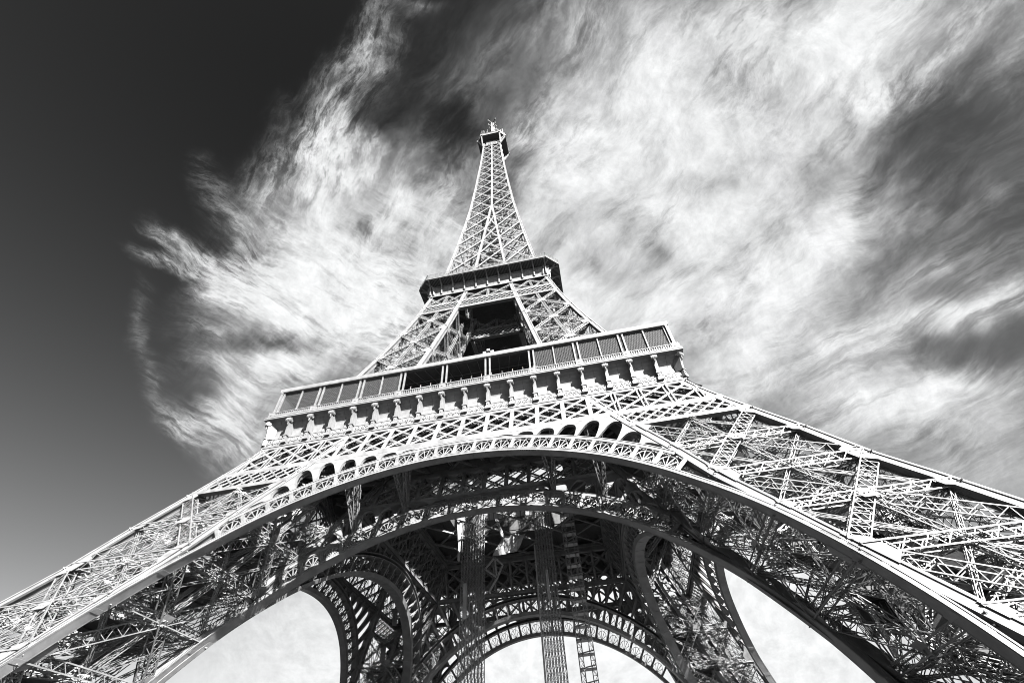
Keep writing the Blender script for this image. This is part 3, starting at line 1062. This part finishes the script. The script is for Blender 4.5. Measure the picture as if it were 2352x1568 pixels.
def upper_pier():
    n_ = FN
    core = MB()
    for z in UL + [106, 110.5]:
        c = [PF(FRONT, 0, z), PF(FRONT, 1, z), PF(BACK, 1, z), PF(BACK, 0, z)]
        core.girder(c[0], c[2], .5, .6, (0, 0, 1), .9)
        core.girder(c[1], c[3], .5, .6, (0, 0, 1), .9)
    # lift shaft and stair inside the pier
    zz = np.arange(58, 112, 1.8)
    P = lambda z, a, b: V((Wz(z) + Xin(z)) / 2 + a, -(Wz(z) + Xin(z)) / 2 + b, z)
    for z0, z1 in zip(zz[:-1], zz[1:]):
        for a, b in ((-1.6, -1.6), (1.6, -1.6), (1.6, 1.6), (-1.6, 1.6)):
            core.bar(P(z0, a, b), P(z1, a, b), .25, .25)
        for i, (a, b, c_, d) in enumerate(((-1.6, -1.6, 1.6, -1.6), (1.6, -1.6, 1.6, 1.6), (1.6, 1.6, -1.6, 1.6), (-1.6, 1.6, -1.6, -1.6))):
            core.bar(P(z0, a, b), P(z1, c_, d), .1, .1)
            core.bar(P(z0, a, b), P(z0, c_, d), .12, .12)
    pier = core.build('upper_pier', IRON, tower)
    RW = 1.05
    zs = list(np.arange(57.7, 112, 2.5)) + [112.2]
    for cx, cy in [(lambda z: Wz(z) - RW / 2, lambda z: -Wz(z) + RW / 2), (lambda z: Xin(z) + RW / 2, lambda z: -Wz(z) + RW / 2),
                   (lambda z: Wz(z) - RW / 2, lambda z: -Xin(z) - RW / 2), (lambda z: Xin(z) + RW / 2, lambda z: -Xin(z) - RW / 2)]:
        m = MB(); rafter(m, cx, cy, zs, RW); m.build('rafter', PLATE, pier)
    for fc in range(4):
        n = FN[fc]
        for za, zb in zip(UL[1:], UL[:-1]):
            m = MB()
            zm = (za + zb) / 2
            m.girder(PF(fc, .05, za + .3), PF(fc, .95, zb - .3), .85, .8, n, .62, .13, .085, True)
            m.girder(PF(fc, .95, za + .3) - n * .15, PF(fc, .05, zb - .3) - n * .15, .85, .8, n, .62, .13, .085, True)
            m.girder(PF(fc, .05, za) - n * .2, PF(fc, .95, za) - n * .2, .6, .6, n, .7, .1, .06)
            m.girder(PF(fc, .5, za) - n * .1, PF(fc, .5, zb) - n * .1, .7, .6, n, .62, .12, .07, True)
            m.girder(PF(fc, .05, zm) - n * .5, PF(fc, .5, zb) - n * .5, .35, .35, n, .8, .07, .05)
            m.girder(PF(fc, .95, zm) - n * .5, PF(fc, .5, za) - n * .5, .35, .35, n, .8, .07, .05)
            g = m
            c = PF(fc, .5, zm)
            g.poly([c + PF(fc, a, zm + b) - PF(fc, .5, zm) + n * .04 for a, b in ((.42, -.7), (.58, -.7), (.58, .7), (.42, .7))], -n * .08)
            for s, sg in ((0, 1), (1, -1)):
                pts = [PF(fc, s + sg * .06, za - 1), PF(fc, s + sg * .17, za - .5), PF(fc, s + sg * .17, za + .5), PF(fc, s + sg * .06, za + 1)]
                g.poly([p + n * .02 for p in pts], -n * .08)
            m.build('cross_brace', IRON, pier)
        # top triangles under the second floor
        m = MB()
        for sa, sb in ((.05, .5), (.95, .5)):
            m.girder(PF(fc, sa, 106), PF(fc, sb, 110.9), .6, .6, n, .6, .11, .07, True)
            m.girder(PF(fc, sb, 106) - n * .1, PF(fc, sa, 110.9) - n * .1, .6, .6, n, .6, .11, .07, True)
        m.girder(PF(fc, .5, 106), PF(fc, .5, 111), .6, .6, n, .6, .11, .07, True)
        m.build('top_brace', IRON, pier)
    return pier


LAMP = bpy.data.materials.new('lamp_glass')
LAMP.use_nodes = True
LAMP.node_tree.nodes['Principled BSDF'].inputs['Emission Color'].default_value = (1, 1, 1, 1)
LAMP.node_tree.nodes['Principled BSDF'].inputs['Emission Strength'].default_value = 0.25
bulb = MB()
bulb.cyl(V(0, 0, -.1), V(0, 0, .1), .1, 8)
bulb.bar(V(0, 0, .1), V(0, 0, 2.6), .02, .02)
bulb = bulb.build('hanging_lamp', LAMP, gal)
for i in range(13):
    o = bulb if i == 0 else bulb.copy()
    if i:
        col.objects.link(o); o.parent = gal
    o.location = (-11.5 + i * 1.9, -30.8, 61.6)

up0 = upper_pier()
for k in (1, 2, 3):
    turned(up0, k, tower)


def mid_belt(dep_in):
    """lattice band below the second floor; runs across the piers on the outside"""
    m = MB()
    n = V(0, -1, 0)
    z0, z1 = 102.1, 106.0
    outer = not dep_in
    Y = (lambda z: -Wz(z)) if outer else (lambda z: -Xin(z))
    X = (lambda z: Wz(z) - .4) if outer else (lambda z: Xin(z) + .3)
    pt = lambda x, z, o: V(x, Y(z) + o, z)
    for z in (z0, z1):
        m.bar(pt(-X(z), z, .03), pt(X(z), z, .03), .12, .55, (0, 0, 1))
        m.bar(pt(-X(z), z, .9), pt(X(z), z, .9), .1, .5, (0, 0, 1))
        m.bar(pt(-X(z), z, .45), pt(X(z), z, .45), .85, .07, (0, 0, 1))
    b = m.build('lattice_band', PLATE, tower)
    d = MB()
    lim = lambda x, z: abs(x) < X(z)
    for k in range(-17, 18):
        for s in (1, -1):
            c = clip_diag(k * 1.36 - s * 1.6, z0 + .2, k * 1.36 + s * 1.6, z1 - .2, lim)
            if c:
                o = .06 if s > 0 else .12
                d.bar(pt(c[0], c[1], o), pt(c[2], c[3], o), .18, .06)
                d.bar(pt(c[0], c[1], o + .75), pt(c[2], c[3], o + .75), .1, .06)
    # bottom and top faces laced
    xs = np.arange(-X(z0), X(z0), 1.0)
    for i, (a, c) in enumerate(zip(xs[:-1], xs[1:])):
        d.bar(pt(a, z0, .05 if i % 2 else .9), pt(c, z0, .9 if i % 2 else .05), .2, .06, (0, 0, 1))
    # triangles above, between the piers
    xi = Xin(108.5)
    for a, b_ in ((-xi, 0), (0, xi)):
        d.girder(pt(a, 106.2, .1), pt(b_, 110.9, .1), .6, .6, n, .6, .11, .07, True)
        d.girder(pt(b_, 106.2, .2), pt(a, 110.9, .2), .6, .6, n, .6, .11, .07, True)
    d.girder(pt(0, 106.2, .1), pt(0, 110.9, .1), .6, .6, n, .6, .11, .07, True)
    d.build('band_lattice', IRON, b)
    return b


for dep in (False, True):
    mbelt = mid_belt(dep)
    for k in (1, 2, 3):
        turned(mbelt, k, tower)


# ------------------------------------------------------------------ second floor
def octa(a, b, z):
    return [V(a, -b, z), V(b, -a, z), V(b, a, z), V(a, b, z), V(-a, b, z), V(-b, a, z), V(-b, -a, z), V(-a, -b, z)]


def second_floor():
    A, B = 17.18, 20.43
    m = MB()
    sq = lambda w, z: octa(w - .002, w, z)
    # dark deck underside
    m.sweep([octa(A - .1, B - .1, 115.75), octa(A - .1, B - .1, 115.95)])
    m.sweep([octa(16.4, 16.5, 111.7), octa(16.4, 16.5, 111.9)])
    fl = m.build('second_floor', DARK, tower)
    # parapet wall: leans out, ledge at foot
    w = MB()
    rings = [sq(17.1, 111.5), sq(17.15, 111.55), sq(17.15, 112.1), sq(16.95, 112.15), sq(17.0, 112.4), sq(17.2, 113.6), sq(17.45, 114.6), sq(17.5, 114.95),
             sq(17.62, 114.97), sq(17.62, 115.05), sq(17.5, 115.07), sq(17.6, 115.7)]
    w.sweep(rings, caps=False)
    w.build('floor_wall', STONEY, fl)
    e = MB()
    e.sweep([octa(A, B, 115.85), octa(A, B, 116.25), octa(A - .25, B - .25, 116.27), octa(A - .25, B - .25, 115.83)] + [octa(A, B, 115.85)], caps=False)
    e.sweep([octa(A + .06, B + .06, 116.2), octa(A + .06, B + .06, 116.32), octa(A - .3, B - .3, 116.34), octa(A - .3, B - .3, 116.2), octa(A + .06, B + .06, 116.2)], caps=False)
    e.build('floor_edge', STONEY, fl)
    # ribs
    rb = MB()
    pr = [(-17.0, 112.15), (-17.5, 112.15), (-17.62, 113.2), (-17.85, 114.2), (-18.3, 115.0), (-19.0, 115.45), (-20.2, 115.6), (-20.2, 115.8), (-17.4, 115.8)]
    rb.sweep([[V(s * .17, y, z) for y, z in pr] for s in (-1, 1)])
    r0 = rb.build('rib', STONEY, fl)
    first = True
    for k in range(4):
        for i in range(-5, 6):
            if k == 2:
                continue
            o = r0 if first else r0.copy()
            if not first:
                col.objects.link(o); o.parent = fl
            first = False
            a = k * math.pi / 2
            x = i * 3.33
            o.location = (x * math.cos(a), x * math.sin(a), 0)
            o.rotation_euler = (0, 0, a)
    for k in range(4):
        a = R(45) + k * math.pi / 2
        for sh in (-1.2, 1.2):
            o = r0.copy(); col.objects.link(o); o.parent = fl
            o.rotation_euler = (0, 0, a)
            dd = 6.0
            o.location = (dd * math.sin(a) + sh * math.cos(a), -dd * math.cos(a) + sh * math.sin(a), 0)
    # slatted soffit
    s = MB()
    for k in range(4):
        c, sn = math.cos(k * math.pi / 2), math.sin(k * math.pi / 2)
        rot = lambda p: V(p[0] * c - p[1] * sn, p[0] * sn + p[1] * c, p[2])
        for i in range(-40, 41):
            x = i * .42
            s.bar(rot(V(x, -20.2, 115.68)), rot(V(x, -17.7, 115.68)), .08, .12, rot(V(0, 0, 1)))
    s.build('soffit_slats', IRON, fl)
    # seams on the wall
    j = MB()
    for i in range(10):
        x = (i - 4.5) * 3.33
        j.bar(V(x, -17.02, 112.45), V(x, -17.47, 114.6), .04, .03)
    j.build('wall_seams', BLACK, fl)
    # railing and net
    ra = MB()
    o8 = octa(A - .1, B - .1, 0)
    for i in range(8):
        p, q = o8[i], o8[(i + 1) % 8]
        L = np.linalg.norm(q - p)
        n = max(2, int(L / 1.1))
        for h in (.5, 1.0, 1.5, 1.9):
            ra.bar(p + V(0, 0, 116.3 + h), q + V(0, 0, 116.3 + h), .05, .05, (0, 0, 1))
        for t in np.linspace(0, 1, n + 1):
            c = p + (q - p) * t
            ra.bar(c + V(0, 0, 116.3), c + V(0, 0, 118.2), .07, .07)
        for t in np.linspace(0, 1, int(L / .25)):
            c = p + (q - p) * t
            ra.bar(c + V(0, 0, 116.3), c + V(0, 0, 117.3), .025, .025)
    ra.build('railing', NET, fl)
    return fl


second_floor()

# ------------------------------------------------------------------ spire
SL = [116.3, 126.8, 137.3, 147.6, 157.6, 168.3, 178.6, 189.0, 199.1, 207.6, 216.0, 224.7, 233.2, 241.0, 248.6, 255.8, 262.8]


def spire():
    core = MB()
    for z in SL:
        w = Wz(z)
        c = [V(w, -w, z), V(w, w, z), V(-w, w, z), V(-w, -w, z)]
        core.bar(c[0], c[2], .25, .25, (0, 0, 1)); core.bar(c[1], c[3], .25, .25, (0, 0, 1))
        for i in range(4):
            core.bar((c[i] + c[(i + 1) % 4]) / 2, (c[(i + 1) % 4] + c[(i + 2) % 4]) / 2, .25, .25, (0, 0, 1))
    # lift cage in the middle
    zz = np.arange(116.3, 266, 2.6)
    for z0, z1 in zip(zz[:-1], zz[1:]):
        h = 2.2 if z0 < 200 else 1.6
        cs = [(-h, -h), (h, -h), (h, h), (-h, h)]
        for i in range(4):
            a, b = cs[i], cs[(i + 1) % 4]
            core.bar(V(*a, z0), V(*a, z1), .3, .3)
            core.bar(V(*a, z0), V(*b, z1), .12, .12)
    # stair flights
    for i, z in enumerate(np.arange(117, 260, 2.6)):
        w = min(Wz(z) - 1.2, 4.5)
        sg = 1 if i % 2 else -1
        core.bar(V(-sg * w * .7, -w, z), V(sg * w * .7, -w, z + 2.6), .8, .1, (0, 0, 1))
    sp = core.build('spire', IRON, tower)
    m = MB()
    for z0, z1 in ((117, 150), (150, 178), (178, 205), (205, 232), (232, 262)):
        w = 1.9 if z0 < 178 else 1.25
        m.box((0, 0, (z0 + z1) / 2), (w * 2, w * 2, z1 - z0 - .5))
    m.build('shade_core', DARK, sp)  # solid dark boxes added to make the spire's inside look shaded
    zs = list(np.arange(116.2, 270, 4.0))
    size = lambda z: 0.95 - (z - 116) / 150 * .25
    for sx in (-1, 1):
        for sy in (-1, 1):
            m = MB()
            rafter(m, lambda z: sx * (Wz(z) - size(z) / 2), lambda z: sy * (Wz(z) - size(z) / 2), zs, size)
            m.build('corner_rafter', PLATE, sp)
    for k in range(4):
        c, s = math.cos(k * math.pi / 2), math.sin(k * math.pi / 2)
        rot = lambda p: V(p[0] * c - p[1] * s, p[0] * s + p[1] * c, p[2])
        n = rot(V(0, -1, 0))
        m = MB()
        zr = list(np.arange(116.2, 178, 4.0)) + [178.0]
        for sg in (-1, 1):
            for a, b in zip(zr[:-1], zr[1:]):
                m.bar(rot(V(sg * (Xin(a) + .25), -Wz(a) + .3, a)), rot(V(sg * (Xin(b) + .25), -Wz(b) + .3, b)), .72, .6, n)
        zr = list(np.arange(177, 263, 5.0)) + [264.0]
        for a, b in zip(zr[:-1], zr[1:]):
            m.bar(rot(V(0, -Wz(a) + .3, a)), rot(V(0, -Wz(b) + .3, b)), .7 if a < 230 else .6, .6, n)
        m.build('face_rafter', PLATE, sp)
        d = MB()
        for za, zb in zip(SL[:-1], SL[1:]):
            wa, wb = Wz(za), Wz(zb)
            P = lambda x, z, o: rot(V(x, -Wz(z) + o, z))
            if zb <= 179:
                xa, xb = Xin(za) + .25, Xin(zb) + .25
                cells = [((-wa + .5, -xa), (-wb + .5, -xb)), ((xa, wa - .5), (xb, wb - .5))]
                if xa > .9:
                    cells.append(((-xa, xa), (-xb, xb)))
                for (a0, a1), (b0, b1) in cells:
                    d.deep(P(a0, za, .02), P(b1, zb, .02), .58, .5, n, .9)
                    d.deep(P(a1, za, .12), P(b0, zb, .12), .4, .5, n, .9)
                    d.bar(P(a0, za, .35), P(a1, za, .35), .22, .22, n)
            else:
                f = (zb - 178) / 85
                for (a0, a1), (b0, b1) in [((-wa + .4, 0), (-wb + .4, 0)), ((0, wa - .4), (0, wb - .4))]:
                    d.bar(P(a0, za, .1), P(b1, zb, .1), .55 - .15 * f, .12, n)
                    d.bar(P(a0, za, .5), P(b1, zb, .5), .45 - .15 * f, .1, n)
                    d.bar(P(a1, za, .2), P(b0, zb, .2), .36 - .1 * f, .12, n)
                    d.bar(P(a1, za, .6), P(b0, zb, .6), .36 - .1 * f, .1, n)
                    d.bar(P(a0, za, .32), P(a1, za, .32), .22, .2, n)
        d.build('face_lattice', IRON, sp)
    return sp


spire()


# ------------------------------------------------------------------ summit
def summit():
    A, B = 5.08, 7.96
    m = MB()
    m.sweep([octa(A - .15, B - .15, 271.7), octa(A - .15, B - .15, 272.0)])
    m.sweep([octa(A - .1, B - .1, 272.7), octa(A - .1, B - .1, 275.0)], caps=False)
    m.sweep([octa(A - .5, B - .5, 274.9), octa(A - .6, B - .6, 275.3)])
    m.sweep([octa(3.2, 4.6, 266.0), octa(3.2, 4.6, 272)])
    su = m.build('summit_gallery', BLACK, tower)
    e = MB()
    e.sweep([octa(A, B, 271.75), octa(A, B, 272.75), octa(A - .3, B - .3, 272.8), octa(A - .3, B - .3, 271.7), octa(A, B, 271.75)], caps=False)
    for p in octa(A, B, 272.2):
        e.box(p, (.75, .75, 1.2))
    e.build('gallery_edge', STONEY, su)
    # raking posts from the corners of the spire and curved brackets
    b = MB()
    w = 4.9
    for k in range(4):
        c, s = math.cos(k * math.pi / 2), math.sin(k * math.pi / 2)
        rot = lambda p: V(p[0] * c - p[1] * s, p[0] * s + p[1] * c, p[2])
        for sg in (-1, 1):
            b.bar(rot(V(sg * w, -w, 263.4)), rot(V(sg * A, -B + .2, 271.9)), .6, .5, rot(V(0, -1, 0)))
            pts = [rot(V(sg * (w + .1 + (B - w - .5) * (1 - math.cos(t))), -w - .2 + (w - A) * math.sin(t), 264.8 + 6.6 * math.sin(t))) for t in np.linspace(0, math.pi / 2, 9)]
            b.path(pts, .45, .5, rot(V(0, -1, 0)))
        for x in (-2.6, 0, 2.6):
            b.bar(rot(V(x, -w, 262.5)), rot(V(x, -w, 266.2)), .7, .4, rot(V(0, -1, 0)))
        for i in range(-6, 7):
            x = i * .74
            b.bar(rot(V(x - .4, -w + .05, 263)), rot(V(x + .4, -w + .05, 265.6)), .2, .1, rot(V(0, -1, 0)))
            b.bar(rot(V(x + .4, -w + .12, 263)), rot(V(x - .4, -w + .12, 265.6)), .2, .1, rot(V(0, -1, 0)))
    b.build('summit_brackets', PLATE, su)
    # upper cabin and lantern
    c = MB()
    c.sweep([octa(3.3, 4.6, 275.3), octa(3.3, 4.6, 281)])
    c.sweep([octa(1.8, 2.6, 281), octa(1.5, 2.2, 287)])
    c.cyl(V(0, 0, 287), V(0, 0, 301), 1.2, 12, .9)
    c.build('lantern', STONEY, su)
    a = MB()
    for x in (-.62, .62):
        a.cyl(V(x, -.2, 300), V(x, -.2, 317.2), .5, 12)
    a.build('aerial_mast', WHITE, su)
    x_ = MB()
    for z, L in ((317.6, 2.3), (309.6, 2.2)):
        for sx in (-1, 1):
            for sy in (-1, 1):
                p, q = V(sx * .5, sy * .5, z), V(sx * L, sy * L, z)
                x_.bar(p + V(.0, 0, .5), q + V(0, 0, .5), .28, .28, (0, 0, 1))
                x_.bar(p - V(.0, 0, .5), q - V(0, 0, .5), .28, .28, (0, 0, 1))
                x_.bar(q - V(0, 0, 1.6), q + V(0, 0, 1.6), .3, .3)
        x_.build('aerial_arms', BLACK, su)
        x_ = MB()
    r_ = random.Random(3)

    def aerial(p, hgt, wd, arm):
        m = MB()
        m.bar(V(0, 0, -.3), V(r_.uniform(-.3, .3), 0, hgt), wd, wd)
        m.box((0, 0, 0), (wd * 2.2, wd * 2.2, .5))
        if arm:
            m.bar(V(-.8, 0, hgt * .6), V(.8, 0, hgt * .7), .14, .14)
        o = m.build('aerial', NET, su)
        o.location = p
    for i in range(34):
        p8 = octa(A - .3, B - .3, 275)
        j = r_.choice((7, 7, 7, 0, 6, 1, 5, 2))
        aerial(p8[j] + (p8[(j + 1) % 8] - p8[j]) * r_.random(), r_.choice((1.5, 2, 2.5, 3, 5, 6)), r_.choice((.14, .2, .34)), r_.random() < .4)
    for x, y, h, wd in ((6.3, -3.5, 10, .35), (6.5, -4.2, 12, .7), (5.4, -5.4, 8, .5), (5.6, -4.4, 6, 1.2), (-5, -7, 8, .25)):
        aerial((x, y, 275), h, wd, True)


summit()

# ------------------------------------------------------------------ setting
g = MB()
g.raw([(-6000, -6000, GZ), (6000, -6000, GZ), (6000, 6000, GZ), (-6000, 6000, GZ)], [(0, 1, 2, 3)])
gr = g.build('ground', GROUND)
tag(gr, 'pale gravel ground around the tower', None, None, 'structure')


# ------------------------------------------------------------------ hoist masts under the first floor
def hoist_mast(x0, x1, y0, y1, top, nx, bays, mat, rungs):
    m = MB()
    xs = np.linspace(x0, x1, nx)
    for i, x in enumerate(xs):
        for y in (y0, y1):
            m.bar(V(x, y, GZ), V(x, y, top), .11, .11)
    zz = np.arange(GZ, top, bays)
    for i, (za, zb) in enumerate(zip(zz[:-1], zz[1:])):
        for y in (y0, y1):
            for a, b in zip(xs[:-1], xs[1:]):
                if b - a < 1.6:
                    m.bar(V(a, y, za if i % 2 else zb), V(b, y, zb if i % 2 else za), .05, .05)
                m.bar(V(a, y, za), V(b, y, za), .05, .05, (0, 0, 1))
        for x in xs:
            m.bar(V(x, y0, za if i % 2 else zb), V(x, y1, zb if i % 2 else za), .05, .05, (1, 0, 0))
            m.bar(V(x, y0, za), V(x, y1, za), .05, .05, (0, 0, 1))
        if rungs and i % 2 == 0:
            m.box(((x0 + x1) / 2, (y0 + y1) / 2, za), (x1 - x0 + .5, y1 - y0 + .3, .12))
    return m


t = empty('scaffold_tower', (-7.5, 0, GZ))
tag(t, 'wide bundle of closely set scaffold poles, the broadest tower under the arch', 'scaffold', 'scaffold towers rising to the first floor')
o = hoist_mast(-9.5, -5.4, -.6, 1.2, 56.5, 8, 1.0, STEEL, False).build('frame', STEEL, t)
o.location = (7.5, 0, -GZ)
m = MB(); m.box((-8.6, -.7, 37.5), (.7, .3, 6)); o = m.build('cover_sheet', CLOTH, t); o.location = (7.5, 0, -GZ)
t = empty('scaffold_tower', (6.9, 0, GZ))
tag(t, 'scaffold tower of thin poles with a pale duct running up its corner', 'scaffold', 'scaffold towers rising to the first floor')
o = hoist_mast(5.3, 8.4, -.6, 1.2, 56.5, 7, 1.1, STEEL, False).build('frame', STEEL, t)
o.location = (-6.9, 0, -GZ)
m = MB(); m.bar(V(5.0, -.7, GZ), V(5.0, -.7, 46), .3, .2); o = m.build('cable_duct', WHITE, t); o.location = (-6.9, 0, -GZ)
m = MB(); m.box((6.9, -.8, 38.5), (.5, .3, 5)); o = m.build('counterweight', CLOTH, t); o.location = (-6.9, 0, -GZ)
t = empty('hoist_mast', (12.0, 0, GZ))
tag(t, 'slender ladder-like hoist mast with many stacked landings under the arch', 'hoist mast')
mm = MB()
for xx in (11.0, 12.9):
    for yy in (-.6, .6):
        mm.bar(V(xx - .35, yy, GZ), V(xx - .35, yy, 56.5), .1, .1)
        mm.bar(V(xx + .35, yy, GZ), V(xx + .35, yy, 56.5), .1, .1)
for i, z in enumerate(np.arange(GZ, 55, 1.0)):
    sg = 1 if i % 2 else -1
    for xx in (11.0, 12.9):
        mm.bar(V(xx - .35 * sg, -.6, z), V(xx + .35 * sg, -.6, z + 1), .06, .06)
        mm.bar(V(xx - .35 * sg, .6, z), V(xx + .35 * sg, .6, z + 1), .06, .06)
        mm.bar(V(xx - .35, -.6, z), V(xx + .35, -.6, z), .06, .06)
o = mm.build('frame', STEEL, t); o.location = (-12, 0, -GZ)
mm = MB()
mm.box((-.05, 0, 0), (2.6, 1.3, .14))
mm.bar(V(-1.4, -.62, .05), V(1.3, -.62, .4), .12, .3)
o = mm.build('landing', STEEL, t)
for i, z in enumerate(np.arange(1, 51, 2.0)):
    c = o if i == 0 else o.copy()
    if i:
        col.objects.link(c); c.parent = t
    c.location = (0, 0, z)


# hanging tarpaulin below the well
def sheet(name, corners, nu, nv, amp, seed, label):
    rr = np.random.default_rng(seed)
    a, b, c, d = [np.array(p, float) for p in corners]
    ph = rr.uniform(0, 6, 8)
    pts = []
    for j in range(nv + 1):
        for i in range(nu + 1):
            u, v = i / nu, j / nv
            p = (a * (1 - u) + b * u) * (1 - v) + (d * (1 - u) + c * u) * v
            wv = amp * (math.sin(9 * u + ph[0] + 3 * v) + .6 * math.sin(21 * u + ph[1] - 5 * v) + .5 * math.sin(7 * v + ph[2] + 4 * u))
            pts.append(p + V(.25 * wv, wv, .3 * wv))
    F = [(j * (nu + 1) + i, j * (nu + 1) + i + 1, (j + 1) * (nu + 1) + i + 1, (j + 1) * (nu + 1) + i) for j in range(nv) for i in range(nu)]
    m = MB(); m.raw(pts, F)
    o = m.build(name, CLOTH, None, True)
    md = o.modifiers.new('thickness', 'SOLIDIFY'); md.thickness = 0.04
    tag(o, label, 'tarpaulin')
    return o


sheet('tarpaulin', [(-1.6, 0, 48.8), (3.3, 1.2, 49.3), (1.0, 1.6, 46.2), (-3.3, 0, 45.1)], 48, 30, .30, 2,
      'crumpled pale tarpaulin slung between the two scaffold towers under the arch')
sheet('tarpaulin', [(-2.8, 0, 52.6), (-2.3, 0, 52.6), (-.9, 0, 48.6), (-1.7, 0, 48.5)], 8, 24, .16, 9,
      'thin twisted strip of pale tarpaulin above the wide crumpled one')
t = empty('suspended_frame', (-3.1, 0, 44.9))
tag(t, 'pale diamond shaped steel frame hanging under the crumpled tarpaulin', 'frame')
for (xa, za, xb, zb) in ((0, 0, -1.9, -2.0), (-1.9, -2.0, .5, -3.8), (0, 0, 1.6, -1.6), (1.6, -1.6, .5, -3.8), (0, 0, .4, -3.6), (.5, -3.8, -1.2, -6.2)):
    m = MB(); m.bar(V(xa, 0, za), V(xb, 0, zb), .3, .2); m.build('frame_bar', WHITE, t)
sheet('tarpaulin', [(-10.6, -.8, 54), (-9.7, -.8, 54), (-9.8, -.8, 44.5), (-10.4, -.8, 45)], 8, 30, .12, 5,
      'long narrow pale tarpaulin hanging down beside the broadest scaffold tower')

# pale fence on the far side of the first floor's well
f = MB()
f.box((0, 9.6, 59.0), (19.6, .12, 3.1))
fo = f.build('well_fence', WHITE)
tag(fo, 'pale sunlit panel fence at the far edge of the first floor opening', 'fence')
f = MB()
for i in range(-9, 10):
    f.box((i * 1.05, 9.5, 59.0), (.1, .1, 3.2))
f.box((0, 9.5, 57.5), (19.6, .1, .15)); f.box((0, 9.5, 60.5), (19.6, .1, .15))
f.build('fence_post', BLACK, fo)


# ------------------------------------------------------------------ lift cabins inside the right front pier
def cabin(loc, size, label, pale):
    t = empty('lift_cabin', loc)
    tag(t, label, 'lift cabin', 'lift cabins in the near right leg')
    sx, sy, sz = size
    m = MB()
    m.box((0, .4, sz / 2), (sx - .1, sy * .6, sz - .2))
    m.box((0, 0, -.1), (sx + .4, sy + .4, .3))
    m.box((0, 0, sz + .08), (sx + .3, sy + .3, .25))
    m.build('cabin_body', DARK, t)
    m = MB()
    for i in range(int(sx / .28) + 1):
        x = -sx / 2 + i * .28
        m.bar(V(x, -sy / 2, 0), V(x, -sy / 2, sz), .05, .05)
    for i in range(int(sy / .28) + 1):
        y = -sy / 2 + i * .28
        for x in (-sx / 2, sx / 2):
            m.bar(V(x, y, 0), V(x, y, sz), .05, .05)
    for k in range(int(sz / .3) + 1):
        z = k * .3
        m.bar(V(-sx / 2, -sy / 2, z), V(sx / 2, -sy / 2, z), .05, .05, (0, 0, 1))
        for x in (-sx / 2, sx / 2):
            m.bar(V(x, -sy / 2, z), V(x, sy / 2, z), .05, .05, (0, 0, 1))
    m.build('cage', IRON if pale else STEEL, t)
    for x in (-sx * .4, sx * .4):
        m = MB()
        m.cyl(V(x, -sy / 2 - .1, -.5), V(x, sy / 2 + .1, -.5), .35, 12)
        m.build('wheel', BLACK, t)
    return t


cabin((43.6, -38.6, 24.0), (3.2, 3.0, 3.2), 'dark caged lift cabin behind the upright lattice brace of the near right leg', False)
cabin((40.2, -39.2, 24.6), (3.0, 2.6, 2.4), 'low dark caged lift cabin nearest the arch in the near right leg', False)
cabin((47.2, -42.6, 18.6), (3.6, 3.0, 3.6), 'pale caged lift cabin lowest in the near right leg', True)

# small machine house low inside the same leg
t = empty('machine_house', (39.5, -39.5, 17.2))
tag(t, 'small machine house with a pale flat roof and posts, low in the near right leg', 'machine house')
m = MB(); m.box((0, .3, 1.0), (2.6, 2.4, 2.0)); m.build('house_wall', DARK, t)
m = MB(); m.box((0, 0, 2.25), (3.6, 3.4, .35)); m.build('house_roof', STONEY, t)
for x in (-1.5, 1.5):
    m = MB(); m.box((x, -1.4, 0), (.35, .35, 4.2)); m.build('house_post', STEEL, t)
m = MB()
for i in range(6):
    m.bar(V(-1.2 + i * .48, -.93, .1), V(-1.2 + i * .48, -.93, 1.9), .08, .04)
m.build('house_louvre', STEEL, t)

# floodlights standing on the gallery roof
t = empty('floodlight_cluster', (3.95, -34.2, 65.08))
tag(t, 'cluster of three small floodlights on the edge of the gallery roof', 'floodlight')
m = MB(); m.bar(V(0, 0, 0), V(0, 0, 1.0), .1, .1); m.bar(V(-.7, 0, .45), V(.7, 0, .45), .08, .08, (0, 0, 1)); m.build('stand', STEEL, t)
for x, z in ((-.7, .6), (0, 1.15), (.7, .6)):
    m = MB(); m.box((x, -.08, z), (.5, .35, .4)); m.box((x, -.28, z), (.56, .06, .46)); m.build('lamp_head', WHITE, t)

# tilted white board standing behind the balustrade
m = MB()
m.poly([V(10.9, -33.6, 59.6), V(12.6, -33.6, 59.6), V(12.3, -33.2, 61.4), V(10.7, -33.2, 61.2)], V(0, .08, 0))
o = m.build('display_board', WHITE)
tag(o, 'white board leaning behind the netting of the first floor gallery', 'board')
